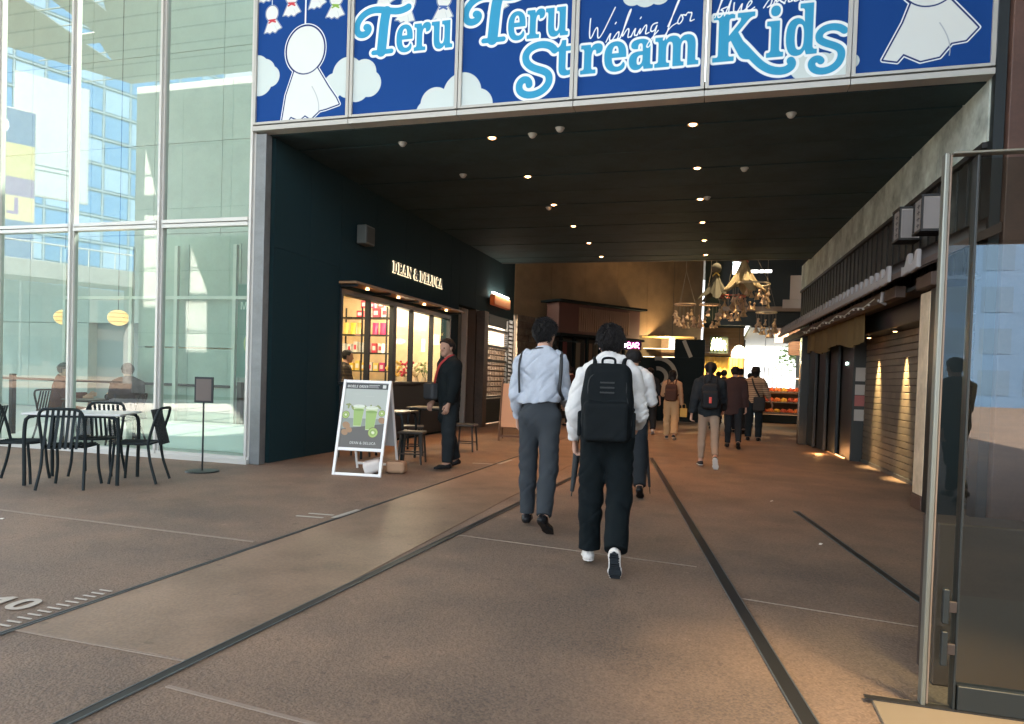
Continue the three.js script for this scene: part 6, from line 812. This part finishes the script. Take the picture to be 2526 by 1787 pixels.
// ---------------------------------------------------------------- the people in the photograph
const shirtBlue = (() => { const t = speckle([0.36, 0.40, 0.46], { seed: 131, size: 256, metres: 0.3, fine: 0.05, coarse: 0.03, grain: 128 }); return M(0xffffff, 0.85, { map: t.map }); })();
const shirtWhite = (() => { const t = speckle([0.56, 0.56, 0.55], { seed: 133, size: 256, metres: 0.3, fine: 0.04, coarse: 0.03, grain: 128 }); return M(0xffffff, 0.85, { map: t.map }); })();
{
  const p = makePerson({ label: 'person in pale blue shirt and dark grey trousers walking away, left of the pair', at: [-1.46, 0, -5.9], turn: 0.08, height: 1.76, cell: 0.0075, strands: 2400, headCell: 0.005, handCell: 0.004, lean: 0.05, headX: 0.012, headYaw: -0.35,
    legs: [{ thigh: 0.20, knee: 0.16, foot: 0, out: 0.03, toe: 0.1 }, { thigh: -0.12, knee: 0.42, foot: 0.62, out: 0.02, toe: 0.25 }], arms: [{ swing: 0.05, out: 0.16, elbow: 0.55, inward: 0.10, curl: 0.7 }, { swing: 0.25, out: 0.10, elbow: 1.0, inward: 0.1, curl: 0.8 }], girth: 0.94, shW: 0.166,
    topMat: shirtBlue, collar: 0.012, hemY: 0.085, blouse: 0.02, wrinkle: 0.036, loose: 0.016, pants: { color: [0.036, 0.042, 0.048], wide: 0.018, wrinkle: 0.018, hem: 0.98 }, beltY: 0.12, shoes: { color: [0.012, 0.012, 0.013], rough: 0.25 }, hairTop: true, skin: [0.50, 0.30, 0.22] });
  const { J, u } = p;
  for (const s of [-1, 1]) { const o = thing('bag_strap', `${s < 0 ? 'left' : 'right'} black shoulder strap on the person in pale blue shirt`, 'strap', p.root.position.toArray(), p.root.rotation.y, 'shoulder straps on the pale blue shirt'); part('strap', tube([[s * 0.15 * u, J.chest[1] - 0.06 * u, J.sh[2] - 0.14 * u], [s * 0.155 * u, J.sh[1] + 0.02 * u, J.sh[2] - 0.09 * u], [s * 0.165 * u, J.sh[1] + 0.05 * u, J.sh[2] + 0.0 * u], [s * 0.178 * u, J.sh[1] - 0.03 * u, J.sh[2] + 0.085 * u], [s * 0.178 * u, J.chest[1] - 0.03 * u, J.chest[2] + 0.10 * u], [s * 0.172 * u, J.waist[1] + 0.06 * u, J.waist[2] + 0.075 * u], [s * 0.19 * u, J.waist[1] - 0.02 * u, J.waist[2] - 0.02 * u]], (s > 0 ? 0.015 : 0.010) * u, 60, 8), M(L(0.02, 0.022, 0.024), 0.7), o); }
  const ly = thing('neck_lanyard', 'thin black lanyard round the neck above the pale blue collar', 'lanyard', p.root.position.toArray(), p.root.rotation.y); part('cord', tube([[-0.09 * u, J.neck[1] - 0.03 * u, J.neck[2] - 0.04], [-0.07 * u, J.neck[1] + 0.01 * u, J.neck[2] + 0.035], [0, J.neck[1] + 0.022 * u, J.neck[2] + 0.078], [0.07 * u, J.neck[1] + 0.01 * u, J.neck[2] + 0.035], [0.09 * u, J.neck[1] - 0.03 * u, J.neck[2] - 0.04]], 0.006, 30, 6), M(L(0.012, 0.012, 0.014), 0.6), ly);
  const fb = thing('front_bag', 'black bag worn in front, showing at the left hip of the blue shirt', 'bag', p.root.position.toArray(), p.root.rotation.y); part('bag_body', new RoundedBoxGeometry(0.38, 0.46, 0.14, 4, 0.05).translate(-0.05, J.waist[1] + 0.02, J.waist[2] - 0.24), M(L(0.016, 0.018, 0.02), 0.7), fb); part('side_pouch', new RoundedBoxGeometry(0.06, 0.2, 0.1, 3, 0.025).translate(-0.25, J.waist[1] - 0.06, J.waist[2] - 0.18), M(L(0.016, 0.018, 0.02), 0.7), fb);
}
{
  const p = makePerson({ label: 'person in white shirt and wide black trousers walking away, right of the pair', at: [-0.72, 0, -4.86], turn: 0.10, height: 1.63, cell: 0.0075, strands: 2600, headCell: 0.005, handCell: 0.004, lean: 0.05, headX: -0.005, headYaw: 0.3,
    legs: [{ thigh: 0.14, knee: 0.10, foot: 0, out: 0.05, toe: 0.12 }, { thigh: -0.02, knee: 0.62, foot: 1.15, out: 0.03, outShank: -0.02, toe: 0.05 }], arms: [{ swing: -0.05, out: 0.30, elbow: 0.5, inward: 0.30, curl: 0.8 }, { swing: 0.05, out: 0.22, elbow: 1.1, inward: 0.3, curl: 0.8 }], girth: 1.02, shW: 0.168,
    topMat: shirtWhite, collar: 0.05, hemY: 0.0, wrinkle: 0.036, loose: 0.017, pants: { color: [0.004, 0.007, 0.0085], wide: 0.030, wrinkle: 0.02, hem: 0.97 }, flare: 1.4, beltY: 0.14, shoes: { color: [0.55, 0.53, 0.5], rough: 0.6, sole: [0.62, 0.6, 0.57], tread: [0.02, 0.025, 0.03] }, mask: true, glasses: true, hairTop: true, skin: [0.50, 0.30, 0.22] });
  backpack(p, { label: 'large black backpack on the person in white shirt', color: [0.004, 0.0065, 0.008], w: 0.37, h: 0.56, d: 0.18, top: 0.045, cell: 0.009, zip: [0.05, 0.05, 0.05], seams: [0.009, 0.012, 0.013] });
  const um = thing('black_umbrella', 'small dark bag built as a short closed umbrella, left of the person in white shirt', 'umbrella', [-1.0, 0.44, -5.1], 0); um.scale.set(0.9, 0.62, 0.9); part('folded_canopy', bar([0, 0.06, 0], [0.03, 0.55, 0], 0.016, 12, 0.032), M(L(0.014, 0.018, 0.02), 0.7), um); part('tip', bar([-0.006, 0, 0], [0, 0.06, 0], 0.005, 8), blackMetal, um); part('handle', tube([[0.03, 0.55, 0], [0.035, 0.66, 0], [0.05, 0.7, 0.0], [0.07, 0.68, 0]], 0.009, 16, 7), blackMetal, um);  // a small dark bag, modelled here as a folded umbrella
}
{ // further walkers
  const p = makePerson({ label: 'person in white shirt and dark trousers half hidden behind the black backpack', at: [-0.93, 0, -8.1], turn: 0.15, height: 1.66, cell: 0.013, headCell: 0.007, handCell: 0.006, legs: [{ thigh: 0.25, knee: 0.12 }, { thigh: -0.2, knee: 0.35, foot: 0.5 }], arms: [{ swing: 0.1, elbow: 0.4 }, { swing: 0.15, out: 0.2, elbow: 1.5, inward: 0.1 }], topMat: shirtWhite, collar: 0.03, hemY: 0.02, wrinkle: 0.03, loose: 0.02, pants: { color: [0.018, 0.022, 0.026], wide: 0.03 }, hair: 'short' });
  const um = thing('black_umbrella', 'closed black umbrella standing behind the wide black trousers', 'umbrella', [-0.72, 0.0, -8.3], 0); part('folded_canopy', bar([0, 0.08, 0], [-0.06, 0.62, 0.05], 0.014, 12, 0.03), M(L(0.014, 0.018, 0.02), 0.7), um); part('tip', bar([0.008, 0, -0.006], [0, 0.08, 0], 0.005, 8), blackMetal, um); part('handle', tube([[-0.06, 0.62, 0.05], [-0.07, 0.72, 0.056], [-0.09, 0.74, 0.056], [-0.1, 0.71, 0.056]], 0.009, 16, 7), blackMetal, um);
}
{
  const p = makePerson({ label: 'person in tan top and baggy tan trousers with brown backpack', at: [-1.0, 0, -16.4], turn: -0.05, height: 1.56, cell: 0.014, headCell: 0.008, handCell: 0.007, legs: [{ thigh: 0.16, knee: 0.1 }, { thigh: -0.14, knee: 0.3, foot: 0.3 }], arms: [{ swing: 0.3, out: 0.2, elbow: 1.4 }, { swing: -0.05, out: 0.16, elbow: 0.25 }], top: [0.42, 0.26, 0.15], hemY: 0.0, sleeve: 0.98, pants: { color: [0.42, 0.27, 0.14], wide: 0.036, wrinkle: 0.02, hem: 0.92 }, flare: 1.3, shoes: { color: [0.03, 0.03, 0.03], sole: [0.5, 0.45, 0.4] }, hair: 'long' });
  backpack(p, { label: 'brown backpack on the person in tan clothes', color: [0.07, 0.035, 0.025], w: 0.32, h: 0.44, d: 0.14, top: -0.02, cell: 0.014 });
  const tb = thing('yellow_tote', 'small yellow bag hanging by the tan trousers', 'bag', [-0.73, 0.52, -16.4]); part('bag_body', new RoundedBoxGeometry(0.16, 0.2, 0.06, 3, 0.02).translate(0, 0.1, 0), M(L(0.5, 0.3, 0.06), 0.7), tb); part('handle', tube([[-0.05, 0.2, 0], [-0.03, 0.29, 0], [0.03, 0.29, 0], [0.05, 0.2, 0]], 0.006, 16, 6), M(L(0.4, 0.25, 0.06), 0.7), tb);
}
{
  const p = makePerson({ label: 'person in black jacket and beige leggings walking away with raised right heel', at: [-0.12, 0, -11.4], turn: 0.05, height: 1.62, cell: 0.012, headCell: 0.007, handCell: 0.006, legs: [{ thigh: 0.2, knee: 0.14 }, { thigh: -0.16, knee: 0.55, foot: 0.95 }], arms: [{ swing: -0.25, out: 0.22, elbow: 0.3, curl: 0.7 }, { swing: 0.25, out: 0.14, elbow: 0.6 }], topName: 'jacket', top: [0.018, 0.022, 0.025], hemY: -0.12, coat: 0.14, loose: 0.034, wrinkle: 0.02, pants: { name: 'leggings', color: [0.30, 0.215, 0.155], wide: 0.006, wrinkle: 0.006, hem: 0.86 }, shoes: { color: [0.02, 0.02, 0.022], sole: [0.6, 0.58, 0.55] }, hair: 'tail', collar: 0.03 });
  backpack(p, { label: 'black backpack with red tag on the person in beige leggings', color: [0.016, 0.018, 0.02], w: 0.30, h: 0.42, d: 0.15, top: -0.04, cell: 0.012, badge: [0.6, 0.06, 0.04], zip: [0.3, 0.3, 0.28] });
}
{
  const p = makePerson({ label: 'person in striped beige top and black bucket hat by the food case', at: [0.82, 0, -17.4], turn: -0.1, height: 1.70, cell: 0.013, headCell: 0.008, handCell: 0.007, legs: [{ thigh: 0.05, knee: 0.06, out: 0.06 }, { thigh: -0.05, knee: 0.06, out: 0.06 }], arms: [{ swing: 0.2, elbow: 0.9 }, { swing: 0.1, out: 0.35, elbow: 0.3, inward: -0.05 }], topMat: M(0xffffff, 0.85, { map: texture(64, (a, b) => (b * 22 % 1) < 0.42 ? [0.42, 0.33, 0.26] : [0.72, 0.60, 0.48], true, 1) }), hemY: -0.06, loose: 0.03, sleeve: 0.45, pants: { color: [0.016, 0.024, 0.03], wide: 0.026 }, flare: 1.3, hat: [0.012, 0.014, 0.015], hair: 'long' });
  const sb = thing('shoulder_bag', 'black shoulder bag across the striped beige top', 'bag', p.root.position.toArray(), p.root.rotation.y); part('bag_body', new RoundedBoxGeometry(0.26, 0.34, 0.12, 3, 0.04).translate(0.12, 0.86, 0.22), M(L(0.014, 0.018, 0.02), 0.7), sb); part('strap', tube([[0.12, 1.02, 0.23], [0.0, 1.25, 0.17], [-0.06, 1.42, 0.07], [-0.07, 1.47, -0.02], [-0.06, 1.35, -0.14]], 0.02, 30, 7), M(L(0.014, 0.018, 0.02), 0.7), sb);
}
{
  makePerson({ label: 'person in dark coat ahead of the beige leggings', at: [0.32, 0, -15.0], turn: 0, height: 1.64, cell: 0.015, headCell: 0.009, handCell: 0.008, legs: [{ thigh: 0.2, knee: 0.12 }, { thigh: -0.18, knee: 0.35, foot: 0.5 }], arms: [{ swing: 0.1, elbow: 0.4 }, { swing: -0.1, out: 0.15, elbow: 0.3 }], topName: 'coat', top: [0.045, 0.026, 0.024], hemY: -0.25, coat: 0.28, loose: 0.035, pants: { color: [0.016, 0.02, 0.024] } });
  makePerson({ label: 'person in dark navy top walking ahead of the tan backpacker', at: [-1.62, 0, -17.8], turn: 0.1, height: 1.62, cell: 0.015, headCell: 0.009, handCell: 0.008, legs: [{ thigh: 0.18, knee: 0.12 }, { thigh: -0.16, knee: 0.3, foot: 0.4 }], arms: [{ swing: 0.2, elbow: 0.9 }, { swing: -0.05, out: 0.2, elbow: 0.3 }], top: [0.016, 0.02, 0.026], hemY: -0.05, sleeve: 0.4, pants: { color: [0.014, 0.018, 0.022], wide: 0.03 }, shoes: { color: [0.5, 0.48, 0.45] } });
  makePerson({ label: 'person in dark clothes far back under the golden curtain', at: [0.15, 0, -21.5], turn: 0.05, height: 1.68, cell: 0.018, headCell: 0.01, handCell: 0.009, legs: [{ thigh: 0.15, knee: 0.1 }, { thigh: -0.12, knee: 0.25, foot: 0.3 }], arms: [{ swing: 0.1, elbow: 0.3 }, { swing: -0.1, elbow: 0.3 }], top: [0.02, 0.018, 0.018], hemY: -0.1, coat: 0.1, pants: { color: [0.016, 0.018, 0.02] } });
  makePerson({ label: 'person in dark jacket far back beside the food case', at: [0.95, 0, -23.5], turn: -0.1, height: 1.66, cell: 0.018, headCell: 0.01, handCell: 0.009, legs: [{ thigh: 0.12, knee: 0.1 }, { thigh: -0.1, knee: 0.2 }], arms: [{ swing: 0.2, elbow: 0.7 }, { swing: 0.1, elbow: 0.6 }], top: [0.02, 0.022, 0.024], hemY: -0.1, coat: 0.1, pants: { color: [0.016, 0.018, 0.02] } });
  makePerson({ label: 'bar guest in dark orange light at the timber kiosk', at: [-3.9, 0, -19.3], turn: 0.9, height: 1.62, cell: 0.018, headCell: 0.01, handCell: 0.009, legs: [{ thigh: 0.1, knee: 0.1 }, { thigh: -0.1, knee: 0.2 }], arms: [{ swing: 0.2, elbow: 0.9 }, { swing: 0.2, elbow: 0.9 }], top: [0.05, 0.02, 0.016], hemY: -0.06, pants: { color: [0.016, 0.018, 0.02] } });
  [[0.55, -19.6, 0.1, [0.02, 0.022, 0.026], 'person in black with short hair ahead of the dark coat', 1.7], [-0.25, -20.4, -0.1, [0.03, 0.024, 0.022], 'person in dark brown top left of the golden curtain', 1.64], [0.0, -24.5, 0.0, [0.018, 0.02, 0.022], 'farthest person in black below the yellow neon', 1.68]].forEach(([x, z, t, c, label, h], i) => makePerson({ label, at: [x, 0, z], turn: t, height: h, cell: 0.018, headCell: 0.01, handCell: 0.009, legs: [{ thigh: 0.16, knee: 0.1 }, { thigh: -0.13, knee: 0.26, foot: 0.3 }], arms: [{ swing: 0.1, elbow: 0.3 + i * 0.1 }, { swing: -0.1, elbow: 0.3 }], top: c, hemY: -0.1, coat: 0.1, pants: { color: [0.014, 0.017, 0.02] }, hair: i % 2 ? 'long' : 'short' }));
  // shop attendant in black coming forward
  const st = makePerson({ label: 'person in long black coat with red strap beside the shop window', at: [-3.56, 0, -9.15], turn: Math.PI - 0.75, height: 1.77, cell: 0.012, headCell: 0.006, handCell: 0.005, headYaw: 0.35, face: true, legs: [{ thigh: 0.10, knee: 0.08 }, { thigh: -0.10, knee: 0.22, foot: 0.25 }], arms: [{ swing: 0.08, out: 0.12, elbow: 0.25 }, { swing: 0.0, out: 0.12, elbow: 0.5 }], topName: 'coat', top: [0.005, 0.008, 0.009], hemY: -0.34, coat: 0.38, loose: 0.045, wrinkle: 0.02, pants: { color: [0.014, 0.018, 0.02], wide: 0.03 }, collar: 0.03, skin: [0.34, 0.2, 0.14] });
  const J = st.J, u = st.u, rs = thing('red_strap', 'red bag strap across the long black coat', 'strap', st.root.position.toArray(), st.root.rotation.y); { const pts = [[-0.12 * u, J.sh[1] + 0.06 * u, J.sh[2] + 0.06 * u], [-0.115 * u, J.sh[1] + 0.095 * u, J.sh[2] - 0.01 * u], [-0.07 * u, J.sh[1] - 0.02 * u, J.sh[2] - 0.155 * u], [0.03 * u, J.chest[1] - 0.08 * u, J.chest[2] - 0.175 * u], [0.14 * u, J.waist[1], J.waist[2] - 0.16 * u]]; const curve = new THREE.CatmullRomCurve3(pts.map((q) => V(...q))), sh = new THREE.Shape(); sh.moveTo(-0.005, -0.014); sh.lineTo(0.005, -0.014); sh.lineTo(0.005, 0.014); sh.lineTo(-0.005, 0.014); part('strap', new THREE.ExtrudeGeometry(sh, { steps: 40, bevelEnabled: false, extrudePath: curve }), M(L(0.30, 0.02, 0.018), 0.7), rs); part('bag_body', new RoundedBoxGeometry(0.3, 0.24, 0.12, 3, 0.04).translate(0.22 * u, J.waist[1] - 0.08, J.waist[2] - 0.17 * u), M(L(0.016, 0.018, 0.02), 0.7), rs); }
  // customer inside the shop
  makePerson({ label: 'customer in dark striped top inside the shop at the window', at: [-6.75, 0, -11.9], turn: -0.9, height: 1.70, cell: 0.014, headCell: 0.008, handCell: 0.007, legs: [{ thigh: 0.03, knee: 0.05 }, { thigh: -0.03, knee: 0.05 }], arms: [{ swing: 0.2, elbow: 0.7 }, { swing: 0.3, elbow: 1.1 }], topMat: M(0xffffff, 0.85, { map: texture(64, (a, b) => (b * 18 % 1) < 0.5 ? [0.12, 0.11, 0.10] : [0.24, 0.22, 0.19], true, 1) }), hemY: -0.04, pants: { color: [0.02, 0.02, 0.025] } });
  // seated guests before the glass
  const sit = [{ thigh: 1.45, knee: 1.45, out: 0.1 }, { thigh: 1.45, knee: 1.5, out: 0.1 }];
  makePerson({ label: 'seated guest in black clothes behind the glass wall', at: [-9.17, 0, -9.28], turn: 0.95, height: 1.72, hipY: 0.52, lean: 0.12, cell: 0.012, headCell: 0.006, handCell: 0.006, legs: sit, arms: [{ swing: 0.5, elbow: 1.2 }, { swing: 0.4, elbow: 1.1 }], top: [0.014, 0.018, 0.02], hemY: -0.08, loose: 0.03, collar: 0.02, pants: { color: [0.02, 0.024, 0.028], wide: 0.02 }, hair: 'short' });
  makePerson({ label: 'seated guest in brown red jacket left of the one in black', at: [-10.62, 0, -9.28], turn: -0.9, height: 1.66, hipY: 0.52, lean: 0.1, cell: 0.013, headCell: 0.007, handCell: 0.006, legs: sit, arms: [{ swing: 0.5, elbow: 1.2 }, { swing: 0.5, elbow: 1.1 }], topName: 'jacket', top: [0.075, 0.03, 0.022], hemY: -0.06, loose: 0.03, collar: 0.03, pants: { color: [0.03, 0.03, 0.03], wide: 0.02 }, hair: 'short', hairColor: [0.05, 0.045, 0.04] });
  // passer-by behind the camera, mirrored in the glass door
  makePerson({ label: 'passer-by in dark clothes mirrored in the glass door', at: [2.75, 0, 3.2], turn: Math.PI * 0.9, height: 1.72, cell: 0.016, headCell: 0.009, handCell: 0.008, legs: [{ thigh: 0.3, knee: 0.12 }, { thigh: -0.25, knee: 0.4, foot: 0.5 }], arms: [{ swing: 0.3, elbow: 0.4 }, { swing: -0.3, elbow: 0.2 }], top: [0.04, 0.03, 0.026], hemY: -0.1, coat: 0.1, pants: { color: [0.02, 0.02, 0.022] } });
}
scene.traverse((o) => { if (o.isLight && o.shadow) o.castShadow = !o.isRectAreaLight; });
renderer.render(scene, camera);
